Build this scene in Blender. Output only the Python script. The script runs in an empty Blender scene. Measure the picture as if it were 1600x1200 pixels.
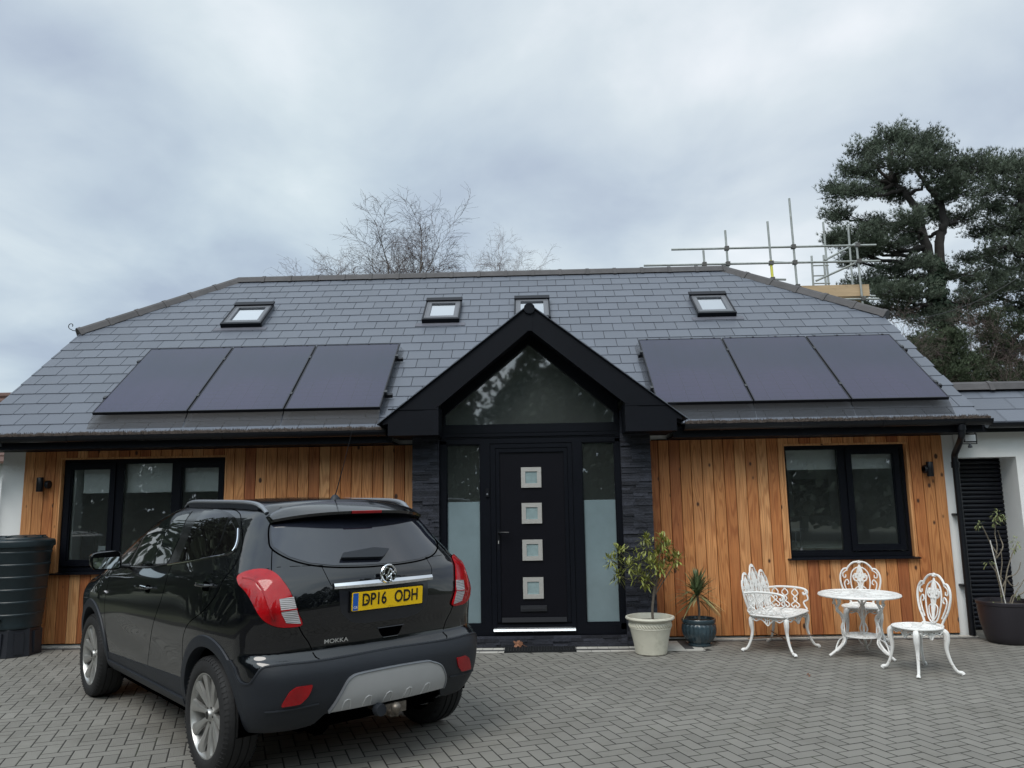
import bpy, bmesh, math, random
import numpy as np
from mathutils import Vector, Matrix, noise
random.seed(7)
PI = math.pi
R = math.radians
scene = bpy.context.scene
COL = scene.collection

# ------------------------------------------------------------------ materials
def new_mat(name):
    m = bpy.data.materials.new(name); m.use_nodes = True
    nt = m.node_tree
    return m, nt, nt.nodes['Principled BSDF']

def N(nt, t, **k):
    n = nt.nodes.new(t)
    for a, b in k.items(): setattr(n, a, b)
    return n

def mat(name, col, rough=.5, metal=0., spec=None, var=.0, vscale=4., bump=0., bscale=40., attr=None, coat=0., coat_ior=1.5, stretch=(1, 1, 1), dirt=None, rvar=0.):
    """principled with noise variation, optional per-piece variation attribute and bump"""
    m, nt, b = new_mat(name); L = nt.links
    b.inputs['Base Color'].default_value = (*col, 1)
    b.inputs['Roughness'].default_value = rough
    b.inputs['Metallic'].default_value = metal
    if spec is not None: b.inputs['Specular IOR Level'].default_value = spec
    if coat: b.inputs['Coat Weight'].default_value = coat; b.inputs['Coat Roughness'].default_value = .02; b.inputs['Coat IOR'].default_value = coat_ior
    tc = N(nt, 'ShaderNodeTexCoord'); mp = N(nt, 'ShaderNodeMapping'); mp.inputs['Scale'].default_value = stretch
    L.new(tc.outputs['Object'], mp.inputs['Vector'])
    cur = None
    if var or attr or dirt:
        rgb = N(nt, 'ShaderNodeRGB'); rgb.outputs[0].default_value = (*col, 1); cur = rgb.outputs[0]
    if var:
        n = N(nt, 'ShaderNodeTexNoise'); n.inputs['Scale'].default_value = vscale; n.inputs['Detail'].default_value = 6
        n.inputs['Roughness'].default_value = .65
        L.new(mp.outputs[0], n.inputs['Vector'])
        mr = N(nt, 'ShaderNodeMapRange'); mr.inputs[1].default_value = .25; mr.inputs[2].default_value = .75
        mr.inputs[3].default_value = 1 - var; mr.inputs[4].default_value = 1 + var
        L.new(n.outputs['Fac'], mr.inputs[0])
        mx = N(nt, 'ShaderNodeVectorMath', operation='SCALE'); L.new(cur, mx.inputs[0]); L.new(mr.outputs[0], mx.inputs['Scale'])
        cur = mx.outputs[0]
        if rvar:
            m2 = N(nt, 'ShaderNodeMapRange'); m2.inputs[1].default_value = .3; m2.inputs[2].default_value = .7
            m2.inputs[3].default_value = rough - rvar; m2.inputs[4].default_value = rough + rvar
            L.new(n.outputs['Fac'], m2.inputs[0]); L.new(m2.outputs[0], b.inputs['Roughness'])
    if attr:
        at = N(nt, 'ShaderNodeAttribute', attribute_name='rnd')
        mr = N(nt, 'ShaderNodeMapRange'); mr.inputs[3].default_value = 1 - attr; mr.inputs[4].default_value = 1 + attr
        L.new(at.outputs['Fac'], mr.inputs[0])
        mx = N(nt, 'ShaderNodeVectorMath', operation='SCALE'); L.new(cur, mx.inputs[0]); L.new(mr.outputs[0], mx.inputs['Scale'])
        cur = mx.outputs[0]
    if dirt:   # (colour, scale, low, high)
        n = N(nt, 'ShaderNodeTexNoise'); n.inputs['Scale'].default_value = dirt[1]; n.inputs['Detail'].default_value = 8
        n.inputs['Roughness'].default_value = .7
        L.new(mp.outputs[0], n.inputs['Vector'])
        mr = N(nt, 'ShaderNodeMapRange'); mr.inputs[1].default_value = dirt[2]; mr.inputs[2].default_value = dirt[3]
        L.new(n.outputs['Fac'], mr.inputs[0])
        mi = N(nt, 'ShaderNodeMix', data_type='RGBA'); L.new(mr.outputs[0], mi.inputs[0]); L.new(cur, mi.inputs[6])
        mi.inputs[7].default_value = (*dirt[0], 1); cur = mi.outputs[2]
    if cur is not None: L.new(cur, b.inputs['Base Color'])
    if bump:
        n = N(nt, 'ShaderNodeTexNoise'); n.inputs['Scale'].default_value = bscale; n.inputs['Detail'].default_value = 5
        L.new(mp.outputs[0], n.inputs['Vector'])
        bp = N(nt, 'ShaderNodeBump'); bp.inputs['Strength'].default_value = bump; bp.inputs['Distance'].default_value = .01
        L.new(n.outputs['Fac'], bp.inputs['Height']); L.new(bp.outputs[0], b.inputs['Normal'])
    return m

def glass_mat(name, tint, refl=1.0, rough=.0, wav=0., haze=0.):
    """window pane: fresnel mirror over a tinted see-through layer"""
    m = bpy.data.materials.new(name); m.use_nodes = True; nt = m.node_tree; nt.nodes.clear(); L = nt.links
    o = N(nt, 'ShaderNodeOutputMaterial'); mx = N(nt, 'ShaderNodeMixShader')
    t = N(nt, 'ShaderNodeBsdfTransparent'); t.inputs[0].default_value = (*tint, 1)
    g = N(nt, 'ShaderNodeBsdfGlossy'); g.inputs['Roughness'].default_value = rough; g.inputs[0].default_value = (.95, .97, 1, 1)
    f = N(nt, 'ShaderNodeFresnel'); f.inputs[0].default_value = 1.5
    ma = N(nt, 'ShaderNodeMath', operation='MULTIPLY'); ma.use_clamp = True; ma.inputs[1].default_value = 2.0 * refl
    L.new(f.outputs[0], ma.inputs[0]); L.new(ma.outputs[0], mx.inputs[0]); L.new(t.outputs[0], mx.inputs[1]); L.new(g.outputs[0], mx.inputs[2])
    if haze:  # pale diffuse haze mixed in to brighten the pane, imitating reflected light
        m3 = N(nt, 'ShaderNodeMixShader'); d = N(nt, 'ShaderNodeBsdfDiffuse'); d.inputs[0].default_value = (.50, .56, .54, 1)
        tc0 = N(nt, 'ShaderNodeTexCoord'); n0 = N(nt, 'ShaderNodeTexNoise'); n0.inputs['Scale'].default_value = 1.7; n0.inputs['Detail'].default_value = 4; L.new(tc0.outputs['Object'], n0.inputs['Vector'])
        r0 = N(nt, 'ShaderNodeMapRange'); r0.inputs[3].default_value = haze * .5; r0.inputs[4].default_value = haze * 1.5; L.new(n0.outputs['Fac'], r0.inputs[0]); L.new(r0.outputs[0], m3.inputs[0])
        L.new(mx.outputs[0], m3.inputs[1]); L.new(d.outputs[0], m3.inputs[2]); L.new(m3.outputs[0], o.inputs[0])
    else: L.new(mx.outputs[0], o.inputs[0])
    if wav:
        tc = N(nt, 'ShaderNodeTexCoord'); n = N(nt, 'ShaderNodeTexNoise'); n.inputs['Scale'].default_value = 1.3
        L.new(tc.outputs['Object'], n.inputs['Vector'])
        bp = N(nt, 'ShaderNodeBump'); bp.inputs['Strength'].default_value = wav; bp.inputs['Distance'].default_value = .05
        L.new(n.outputs['Fac'], bp.inputs['Height']); L.new(bp.outputs[0], g.inputs['Normal'])
    return m

def wood_mat(name, gain=1.0):
    m, nt, b = new_mat(name); L = nt.links
    tc = N(nt, 'ShaderNodeTexCoord'); at = N(nt, 'ShaderNodeAttribute', attribute_name='rnd')
    sep = N(nt, 'ShaderNodeVectorMath', operation='SCALE'); sep.inputs['Scale'].default_value = 37.
    cx = N(nt, 'ShaderNodeCombineXYZ'); L.new(at.outputs['Fac'], cx.inputs[0]); L.new(at.outputs['Fac'], cx.inputs[2])
    L.new(cx.outputs[0], sep.inputs[0])
    ad = N(nt, 'ShaderNodeVectorMath', operation='ADD'); L.new(tc.outputs['Object'], ad.inputs[0]); L.new(sep.outputs[0], ad.inputs[1])
    # cathedral grain: rings of a distorted field stretched along the board
    mp = N(nt, 'ShaderNodeMapping'); mp.inputs['Scale'].default_value = (9, 9, .55); L.new(ad.outputs[0], mp.inputs['Vector'])
    n1 = N(nt, 'ShaderNodeTexNoise'); n1.inputs['Scale'].default_value = 1.; n1.inputs['Detail'].default_value = 1.5; n1.inputs['Distortion'].default_value = .3
    L.new(mp.outputs[0], n1.inputs['Vector'])
    mu = N(nt, 'ShaderNodeMath', operation='MULTIPLY'); mu.inputs[1].default_value = 95.; L.new(n1.outputs['Fac'], mu.inputs[0])
    si = N(nt, 'ShaderNodeMath', operation='SINE'); L.new(mu.outputs[0], si.inputs[0])
    r1 = N(nt, 'ShaderNodeMapRange'); r1.inputs[1].default_value = -.2; r1.inputs[2].default_value = 1.; L.new(si.outputs[0], r1.inputs[0])
    # fine fibre
    mp2 = N(nt, 'ShaderNodeMapping'); mp2.inputs['Scale'].default_value = (160, 160, 3); L.new(ad.outputs[0], mp2.inputs['Vector'])
    n2 = N(nt, 'ShaderNodeTexNoise'); n2.inputs['Scale'].default_value = 1.; n2.inputs['Detail'].default_value = 4; L.new(mp2.outputs[0], n2.inputs['Vector'])
    # knots
    vo = N(nt, 'ShaderNodeTexVoronoi'); mp3 = N(nt, 'ShaderNodeMapping'); mp3.inputs['Scale'].default_value = (5.5, 5.5, 3.4); L.new(ad.outputs[0], mp3.inputs['Vector'])
    L.new(mp3.outputs[0], vo.inputs['Vector']); vo.inputs['Scale'].default_value = 1.
    kn = N(nt, 'ShaderNodeMapRange'); kn.inputs[1].default_value = .08; kn.inputs[2].default_value = .13; kn.inputs[3].default_value = 1; kn.inputs[4].default_value = 0
    L.new(vo.outputs['Distance'], kn.inputs[0])
    # board hue by attribute
    cr = N(nt, 'ShaderNodeValToRGB'); e = cr.color_ramp.elements
    cols = [(0., (.36, .115, .038)), (.2, (.50, .19, .060)), (.4, (.62, .28, .105)), (.6, (.54, .225, .075)), (.8, (.70, .36, .155)), (1., (.60, .26, .092))]
    e[0].position = 0; e[0].color = (*cols[0][1], 1); e[1].position = 1; e[1].color = (*cols[-1][1], 1)
    for p_, c_ in cols[1:-1]: q = e.new(p_); q.color = (*c_, 1)
    L.new(at.outputs['Fac'], cr.inputs[0])
    mi = N(nt, 'ShaderNodeMix', data_type='RGBA', blend_type='MULTIPLY'); mi.inputs[7].default_value = (.74, .64, .57, 1)
    L.new(r1.outputs[0], mi.inputs[0]); L.new(cr.outputs[0], mi.inputs[6])
    m2 = N(nt, 'ShaderNodeMapRange'); m2.inputs[1].default_value = .3; m2.inputs[2].default_value = .7; m2.inputs[3].default_value = .8 * gain; m2.inputs[4].default_value = 1.16 * gain
    L.new(n2.outputs['Fac'], m2.inputs[0])
    sc = N(nt, 'ShaderNodeVectorMath', operation='SCALE'); L.new(mi.outputs[2], sc.inputs[0]); L.new(m2.outputs[0], sc.inputs['Scale'])
    # weathering: large soft patches
    n4 = N(nt, 'ShaderNodeTexNoise'); n4.inputs['Scale'].default_value = 1.6; n4.inputs['Detail'].default_value = 5; L.new(tc.outputs['Object'], n4.inputs['Vector'])
    m4 = N(nt, 'ShaderNodeMapRange'); m4.inputs[1].default_value = .3; m4.inputs[2].default_value = .7; m4.inputs[3].default_value = .82; m4.inputs[4].default_value = 1.12; L.new(n4.outputs['Fac'], m4.inputs[0])
    sc4 = N(nt, 'ShaderNodeVectorMath', operation='SCALE'); L.new(sc.outputs[0], sc4.inputs[0]); L.new(m4.outputs[0], sc4.inputs['Scale'])
    mk = N(nt, 'ShaderNodeMix', data_type='RGBA'); mk.inputs[7].default_value = (.06, .022, .01, 1); L.new(kn.outputs[0], mk.inputs[0]); L.new(sc4.outputs[0], mk.inputs[6])
    L.new(mk.outputs[2], b.inputs['Base Color']); b.inputs['Roughness'].default_value = .62
    bp = N(nt, 'ShaderNodeBump'); bp.inputs['Strength'].default_value = .35; bp.inputs['Distance'].default_value = .004
    L.new(n2.outputs['Fac'], bp.inputs['Height']); L.new(bp.outputs[0], b.inputs['Normal'])
    return m

M = {}
M['slate'] = mat('slate', (.101, .113, .139), .40, var=.07, vscale=1.3, attr=.10, bump=.15, bscale=30, spec=.55, rvar=.05, dirt=((.15, .15, .15), 5, .62, .9))
M['underlay'] = mat('underlay', (.012, .012, .014), .8)
M['ridge'] = mat('ridge_tile', (.066, .062, .064), .7, var=.25, vscale=6, attr=.12, bump=.3)
M['black_trim'] = mat('black_trim', (.0045, .0055, .009), .55, spec=.16, var=.15, vscale=3, bump=.05, bscale=15)
M['black_frame'] = mat('black_frame', (.004, .005, .0085), .38, spec=.2, var=.1)
M['black_plastic'] = mat('black_plastic', (.007, .008, .011), .34, spec=.35, var=.2)
M['render_white'] = mat('render_white', (.80, .805, .80), .85, var=.05, vscale=2, bump=.15, bscale=60, dirt=((.50, .50, .46), 3, .6, .95))
M['larch'] = wood_mat('larch_cladding')
M['stone'] = mat('split_slate', (.030, .032, .042), .6, spec=.25, var=.35, vscale=14, attr=.45, bump=.6, bscale=45)
M['door'] = mat('door_black', (.004, .004, .007), .42, spec=.2, var=.1, bump=.04, bscale=70)
M['steel'] = mat('brushed_steel', (.60, .58, .55), .42, .6, var=.1, vscale=20, stretch=(1, 1, 9))
M['silver'] = mat('threshold_silver', (.62, .64, .66), .35, .8)
M['frost'] = mat('frosted_film', (.175, .232, .252), .10, var=.14, vscale=2.2, spec=.6)
M['frost_pane'] = mat('frosted_pane', (.24, .32, .33), .2, var=.2, vscale=12, spec=.6)
M['glass'] = glass_mat('window_glass', (.88, .93, .93), 1.9, wav=.02, haze=.035)
M['gable_glass'] = glass_mat('gable_glass', (.66, .72, .69), 2.0, rough=.028, wav=.02, haze=.10)
M['roof_glass'] = glass_mat('rooflight_glass', (.5, .55, .58), 2.6)
M['blind'] = mat('roller_blind', (.90, .90, .88), .8, var=.03)
M['room'] = mat('room_wall', (.46, .48, .50), .9, var=.05)
M['room_dark'] = mat('room_floor', (.10, .09, .085), .8)
M['hall'] = mat('hall_wall', (.62, .64, .60), .9)
def solar_mat():
    m = mat('solar_cell', (.03, .03, .06), .15, spec=.5); nt = m.node_tree; L = nt.links; b = nt.nodes['Principled BSDF']
    tc = N(nt, 'ShaderNodeTexCoord'); n = N(nt, 'ShaderNodeTexNoise'); n.inputs['Scale'].default_value = .55; n.inputs['Detail'].default_value = 3; L.new(tc.outputs['Object'], n.inputs['Vector'])
    cr = N(nt, 'ShaderNodeValToRGB'); e = cr.color_ramp.elements; e[0].position = .35; e[0].color = (.016, .021, .042, 1); e[1].position = .68; e[1].color = (.034, .030, .064, 1); L.new(n.outputs['Fac'], cr.inputs[0])
    sp = N(nt, 'ShaderNodeSeparateXYZ'); L.new(tc.outputs['Object'], sp.inputs[0]); out = None
    for i, st in ((0, .183), (1, .075)):
        d = N(nt, 'ShaderNodeMath', operation='DIVIDE'); d.inputs[1].default_value = st; L.new(sp.outputs[i], d.inputs[0])
        f = N(nt, 'ShaderNodeMath', operation='FRACT'); L.new(d.outputs[0], f.inputs[0])
        g = N(nt, 'ShaderNodeMath', operation='LESS_THAN'); g.inputs[1].default_value = .035; L.new(f.outputs[0], g.inputs[0])
        if out is None: out = g.outputs[0]
        else:
            q = N(nt, 'ShaderNodeMath', operation='MAXIMUM'); L.new(out, q.inputs[0]); L.new(g.outputs[0], q.inputs[1]); out = q.outputs[0]
    fc = N(nt, 'ShaderNodeMath', operation='MULTIPLY'); fc.inputs[1].default_value = .45; L.new(out, fc.inputs[0])
    mi = N(nt, 'ShaderNodeMix', data_type='RGBA'); L.new(fc.outputs[0], mi.inputs[0]); L.new(cr.outputs[0], mi.inputs[6]); mi.inputs[7].default_value = (.010, .011, .02, 1); L.new(mi.outputs[2], b.inputs['Base Color'])
    n2 = N(nt, 'ShaderNodeTexNoise'); n2.inputs['Scale'].default_value = 2.2; n2.inputs['Detail'].default_value = 6; L.new(tc.outputs['Object'], n2.inputs['Vector'])
    r = N(nt, 'ShaderNodeMapRange'); r.inputs[3].default_value = .08; r.inputs[4].default_value = .30; L.new(n2.outputs['Fac'], r.inputs[0]); L.new(r.outputs[0], b.inputs['Roughness'])
    return m
M['solar'] = solar_mat()
M['solar_frame'] = mat('solar_frame', (.02, .02, .024), .35, .6)
M['bristle'] = mat('gutter_bristle', (.045, .034, .028), .95, var=.5, vscale=22)
M['wire'] = mat('black_wire', (.012, .012, .014), .5)
M['flash_lead'] = mat('lead_flashing', (.10, .102, .125), .5, var=.2)
M['grey_box_dark'] = mat('dark_grey_metal', (.022, .023, .028), .4)
M['grey_box'] = mat('grey_plastic', (.14, .15, .17), .5)
M['shutter'] = mat('shutter_black', (.005, .006, .011), .4, spec=.3, var=.1)
M['brown_tile'] = mat('brown_tile', (.10, .055, .042), .8, var=.3, vscale=3, bump=.4, bscale=20)
M['paver'] = mat('block_paver', (.200, .192, .172), .80, var=.17, vscale=.8, attr=.11, bump=.6, bscale=170, rvar=.12, dirt=((.125, .118, .100), 1.9, .50, .85))
M['joint'] = mat('paver_joint', (.026, .024, .021), .95, var=.4, vscale=12, dirt=((.06, .075, .035), 2.5, .55, .75))
M['pale_block'] = mat('pale_block', (.46, .445, .41), .85, var=.12, vscale=5, attr=.14, bump=.4, bscale=120, dirt=((.2, .195, .175), 4, .5, .9))
M['charcoal_block'] = mat('charcoal_block', (.060, .058, .060), .85, var=.15, attr=.1, bump=.4, bscale=120)
M['ground'] = mat('far_ground', (.07, .075, .045), .95, var=.4, vscale=.6, bump=.5, bscale=4)
M['rubber'] = mat('rubber_mat', (.010, .011, .013), .55, bump=.2)
M['white_paint'] = mat('white_enamel', (.80, .79, .77), .42, var=.06, vscale=9, dirt=((.30, .24, .18), 19, .59, .72), bump=.15, bscale=40)
M['cream_pot'] = mat('cream_glaze', (.58, .56, .47), .38, var=.10, vscale=5, dirt=((.33, .32, .24), 7, .55, .85), bump=.1, bscale=30)
M['blue_pot'] = mat('blue_glaze', (.030, .052, .066), .16, var=.45, vscale=9, spec=.7, dirt=((.10, .13, .14), 11, .58, .8))
M['black_pot'] = mat('black_pot', (.020, .017, .022), .45, var=.2)
M['soil'] = mat('soil', (.045, .032, .022), .95, var=.4, vscale=30, bump=1., bscale=40)
M['bark'] = mat('bark', (.12, .10, .08), .9, var=.35, vscale=14, bump=.6, bscale=30, stretch=(1, 1, .3))
M['thin_bark'] = mat('thin_bark', (.19, .165, .125), .8, var=.25, vscale=20)
M['rusty'] = mat('rusty_rod', (.24, .13, .08), .8, var=.4, vscale=25)
M['cane'] = mat('pale_cane', (.62, .61, .58), .6)
M['birch'] = mat('birch_bark', (.17, .145, .13), .85, var=.5, vscale=8)
M['birch_twig'] = mat('birch_twig', (.12, .085, .078), .85, var=.3)
M['brown_twig'] = mat('brown_twig', (.07, .045, .038), .85, spec=.1, var=.3)
M['pine_bark'] = mat('pine_bark', (.036, .033, .031), .95, spec=.1, var=.45, vscale=3, bump=.8, bscale=8)
M['pine_needle'] = mat('pine_needle', (.080, .100, .070), .7, attr=.45, spec=.3)
M['ever_needle'] = mat('evergreen_leaf', (.055, .072, .040), .7, attr=.45, spec=.3)
M['ivy'] = mat('ivy_leaf', (.016, .028, .016), .7, spec=.2, attr=.4)
M['wood_leaf'] = mat('treeline_leaf', (.11, .13, .085), .8, attr=.5)
M['bay_leaf'] = mat('bay_leaf', (.19, .205, .045), .42, attr=.45, spec=.5)
M['spike_leaf'] = mat('cordyline_leaf', (.11, .15, .07), .42, attr=.35)
M['spike_dry'] = mat('cordyline_dry_leaf', (.30, .26, .12), .6, attr=.3)
M['pale_leaf'] = mat('pale_leaf', (.20, .23, .10), .5, attr=.3)
M['dead_leaf'] = mat('dead_leaf', (.22, .095, .05), .7, var=.3)
M['galv'] = mat('galvanised_tube', (.30, .315, .30), .55, .35, var=.25, vscale=5, dirt=((.16, .12, .09), 4, .6, .8))
M['coupler'] = mat('coupler_steel', (.10, .095, .09), .6, .5)
M['plank'] = mat('scaffold_plank', (.42, .30, .18), .8, var=.22, vscale=5, stretch=(.25, 1, 3), bump=.3, dirt=((.12, .08, .05), 9, .6, .72))
M['yellow'] = mat('yellow_sleeve', (.62, .58, .08), .5)
M['butt'] = mat('butt_green', (.010, .020, .025), .42, var=.2, vscale=3, bump=.08, bscale=20)
M['butt_stand'] = mat('butt_stand', (.012, .014, .020), .5, var=.2)
# car
M['car_paint'] = mat('car_paint', (.0012, .0016, .0030), .3, coat=1.0, spec=.1, coat_ior=1.62)
M['car_plastic'] = mat('car_plastic', (.016, .019, .025), .5, spec=.35, bump=.1, bscale=250, var=.1)
M['car_black'] = mat('car_gloss_black', (.003, .003, .0035), .12)
M['car_seam'] = mat('car_seam', (.0010, .0010, .0012), .9, spec=.0)
M['car_glass'] = mat('privacy_glass', (.0035, .0030, .0035), .02, spec=.8)
M['car_rear_glass'] = mat('rear_glass', (.012, .014, .022), .03, spec=1.0)
M['car_side_glass'] = mat('side_glass', (.010, .013, .012), .02, spec=.8)
M['car_recess'] = mat('recess_dark', (.010, .011, .016), .30, coat=.3)
M['chrome'] = mat('chrome', (.80, .81, .83), .07, 1.)
M['alloy'] = mat('alloy_silver', (.46, .455, .44), .34, .75, var=.08, vscale=18)
M['alloy_dark'] = mat('brake_dark', (.025, .024, .023), .6, .3)
M['skid'] = mat('satin_silver', (.46, .465, .475), .42, .35, var=.04)
M['skid_edge'] = mat('satin_silver_edge', (.56, .565, .57), .35, .35)
M['rail'] = mat('rail_silver', (.25, .265, .29), .38, .6)
M['tyre'] = mat('tyre_rubber', (.011, .011, .012), .75, bump=.2, bscale=60, var=.2)
M['mirror'] = mat('mirror_glass', (.7, .72, .74), .02, 1.)
M['plate_yellow'] = mat('plate_yellow', (.90, .56, .004), .35)
M['plate_blue'] = mat('plate_blue', (.01, .10, .46), .32)
M['plate_black'] = mat('plate_black', (.008, .008, .008), .4)
M['plate_white'] = mat('plate_white', (.75, .76, .78), .4)
M['tow'] = mat('tow_steel', (.16, .14, .12), .45, .8, var=.4, vscale=30)

def lamp_mat(name, col, rough=.08, scale=60., con=.45):
    m, nt, b = new_mat(name); L = nt.links
    tc = N(nt, 'ShaderNodeTexCoord'); v = N(nt, 'ShaderNodeTexWave'); v.inputs['Scale'].default_value = scale; v.bands_direction = 'Z'; v.inputs['Distortion'].default_value = 1.5
    L.new(tc.outputs['Object'], v.inputs['Vector'])
    v2 = N(nt, 'ShaderNodeTexNoise'); v2.inputs['Scale'].default_value = 9; v2.inputs['Detail'].default_value = 2; L.new(tc.outputs['Object'], v2.inputs['Vector'])
    ad = N(nt, 'ShaderNodeMath', operation='MULTIPLY'); L.new(v.outputs['Fac'], ad.inputs[0]); L.new(v2.outputs['Fac'], ad.inputs[1])
    cr = N(nt, 'ShaderNodeValToRGB'); e = cr.color_ramp.elements
    e[0].color = (*[c * con for c in col], 1); e[1].color = (*[c * 1.25 for c in col], 1); e[1].position = .45
    L.new(ad.outputs[0], cr.inputs[0])
    L.new(cr.outputs[0], b.inputs['Base Color']); b.inputs['Roughness'].default_value = .4; b.inputs['Specular IOR Level'].default_value = .1
    b.inputs['Coat Weight'].default_value = .8; b.inputs['Coat Roughness'].default_value = .02
    return m
M['lamp_red'] = lamp_mat('lamp_red', (.46, .0012, .006), con=.12)
M['lamp_red_dark'] = lamp_mat('reflector_red', (.34, .004, .008), scale=90)
M['lamp_clear'] = lamp_mat('lamp_clear', (.42, .41, .42), scale=30, con=.30)

# ------------------------------------------------------------------ mesh builder
OFF = {}     # world offset of unrotated roots
class MB:
    def __init__(s): s.v = []; s.f = []; s.r = []; s.m = []; s.cur = 0.5; s.mi = 0
    def add(s, vs, fs, rnd=None):
        o = len(s.v); s.v += [tuple(p) for p in vs]
        c = s.cur if rnd is None else rnd
        for f in fs: s.f.append(tuple(i + o for i in f)); s.r.append(c); s.m.append(s.mi)
        return o
    def box(s, x0, x1, y0, y1, z0, z1, rnd=None, M4=None):
        p = [(x0, y0, z0), (x1, y0, z0), (x1, y1, z0), (x0, y1, z0), (x0, y0, z1), (x1, y0, z1), (x1, y1, z1), (x0, y1, z1)]
        if M4 is not None: p = [M4 @ Vector(q) for q in p]
        s.add(p, [(0, 3, 2, 1), (4, 5, 6, 7), (0, 1, 5, 4), (1, 2, 6, 5), (2, 3, 7, 6), (3, 0, 4, 7)], rnd)
    def bar(s, a, b, w, h, up=(0, 0, 1), rnd=None):
        a = Vector(a); b = Vector(b); d = (b - a).normalized(); u = Vector(up); sd = d.cross(u).normalized(); u = sd.cross(d)
        p = []
        for q in (a, b):
            for i, j in ((-1, -1), (1, -1), (1, 1), (-1, 1)): p.append(q + sd * i * w / 2 + u * j * h / 2)
        s.add(p, [(0, 1, 2, 3), (7, 6, 5, 4), (0, 4, 5, 1), (1, 5, 6, 2), (2, 6, 7, 3), (3, 7, 4, 0)], rnd)
    def tube(s, pts, rad, n=8, caps=True, flat=1.0, rnd=None, closed=False, up=None):
        pts = [Vector(p) for p in pts]; k = len(pts)
        if not hasattr(rad, '__len__'): rad = [rad] * k
        ref = Vector(up) if up else None
        rings = []; prev = None
        for i in range(k):
            if closed: t = (pts[(i + 1) % k] - pts[i - 1])
            else: t = (pts[min(i + 1, k - 1)] - pts[max(i - 1, 0)])
            if t.length < 1e-9: t = Vector((0, 0, 1))
            t.normalize()
            if ref is not None: a = t.cross(ref)
            elif prev is None: a = t.cross(Vector((0, 0, 1)) if abs(t.z) < .9 else Vector((1, 0, 0)))
            else: a = prev - t * prev.dot(t)
            if a.length < 1e-6: a = t.cross(Vector((1, .3, .2)))
            a.normalize(); prev = a; b = t.cross(a)
            rings.append([pts[i] + (a * math.cos(2 * PI * j / n) + b * math.sin(2 * PI * j / n) * flat) * rad[i] for j in range(n)])
        vs = [p for r in rings for p in r]; fs = []
        for i in range(k if closed else k - 1):
            i2 = (i + 1) % k
            for j in range(n): fs.append((i * n + j, i * n + (j + 1) % n, i2 * n + (j + 1) % n, i2 * n + j))
        if caps and not closed:
            fs.append(tuple(range(n))[::-1]); fs.append(tuple((k - 1) * n + j for j in range(n)))
        s.add(vs, fs, rnd)
    def lathe(s, prof, n=32, c=(0, 0, 0), axis='z', rnd=None, fn=None):
        vs = []; fs = []; k = len(prof)
        for (r, z) in prof:
            for j in range(n):
                a = 2 * PI * j / n; rr = r * (fn(a, z) if fn else 1)
                x, y = rr * math.cos(a), rr * math.sin(a)
                if axis == 'z': p = (c[0] + x, c[1] + y, c[2] + z)
                elif axis == 'y': p = (c[0] + x, c[1] + z, c[2] + y)
                else: p = (c[0] + z, c[1] + x, c[2] + y)
                vs.append(p)
        for i in range(k - 1):
            for j in range(n): fs.append((i * n + j, i * n + (j + 1) % n, (i + 1) * n + (j + 1) % n, (i + 1) * n + j))
        s.add(vs, fs, rnd)
    def prism(s, poly, axis, a, b, rnd=None):
        """polygon in the two other axes extruded along axis from a to b"""
        n = len(poly)
        def P(u, v, w): return {'x': (w, u, v), 'y': (u, w, v), 'z': (u, v, w)}[axis]
        vs = [P(u, v, a) for u, v in poly] + [P(u, v, b) for u, v in poly]
        fs = [tuple(range(n)), tuple(range(2 * n - 1, n - 1, -1))] + [(i, i + n, (i + 1) % n + n, (i + 1) % n) for i in range(n)]
        s.add(vs, fs, rnd)
    def build(s, name, m, parent=None, smooth=False, recalc=True, sharp=40, off=None):
        me = bpy.data.meshes.new(name)
        if off is None: off = OFF.get(parent.name, (0, 0, 0)) if parent is not None else (0, 0, 0)
        ox, oy, oz = off
        vs = [(p[0] - ox, p[1] - oy, p[2] - oz) for p in s.v]
        me.from_pydata(vs, [], s.f)
        mats = m if isinstance(m, (list, tuple)) else [m]
        for q in mats: me.materials.append(q)
        at = me.attributes.new('rnd', 'FLOAT', 'FACE'); at.data.foreach_set('value', s.r)
        me.polygons.foreach_set('material_index', s.m)
        if recalc:
            bm = bmesh.new(); bm.from_mesh(me); bmesh.ops.recalc_face_normals(bm, faces=bm.faces); bm.to_mesh(me); bm.free()
        if smooth:
            me.shade_smooth()
            if sharp: me.set_sharp_from_angle(angle=R(sharp))
        o = bpy.data.objects.new(name, me); COL.objects.link(o)
        if parent is not None:
            o.parent = parent; OFF[o.name] = off
        return o

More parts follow.
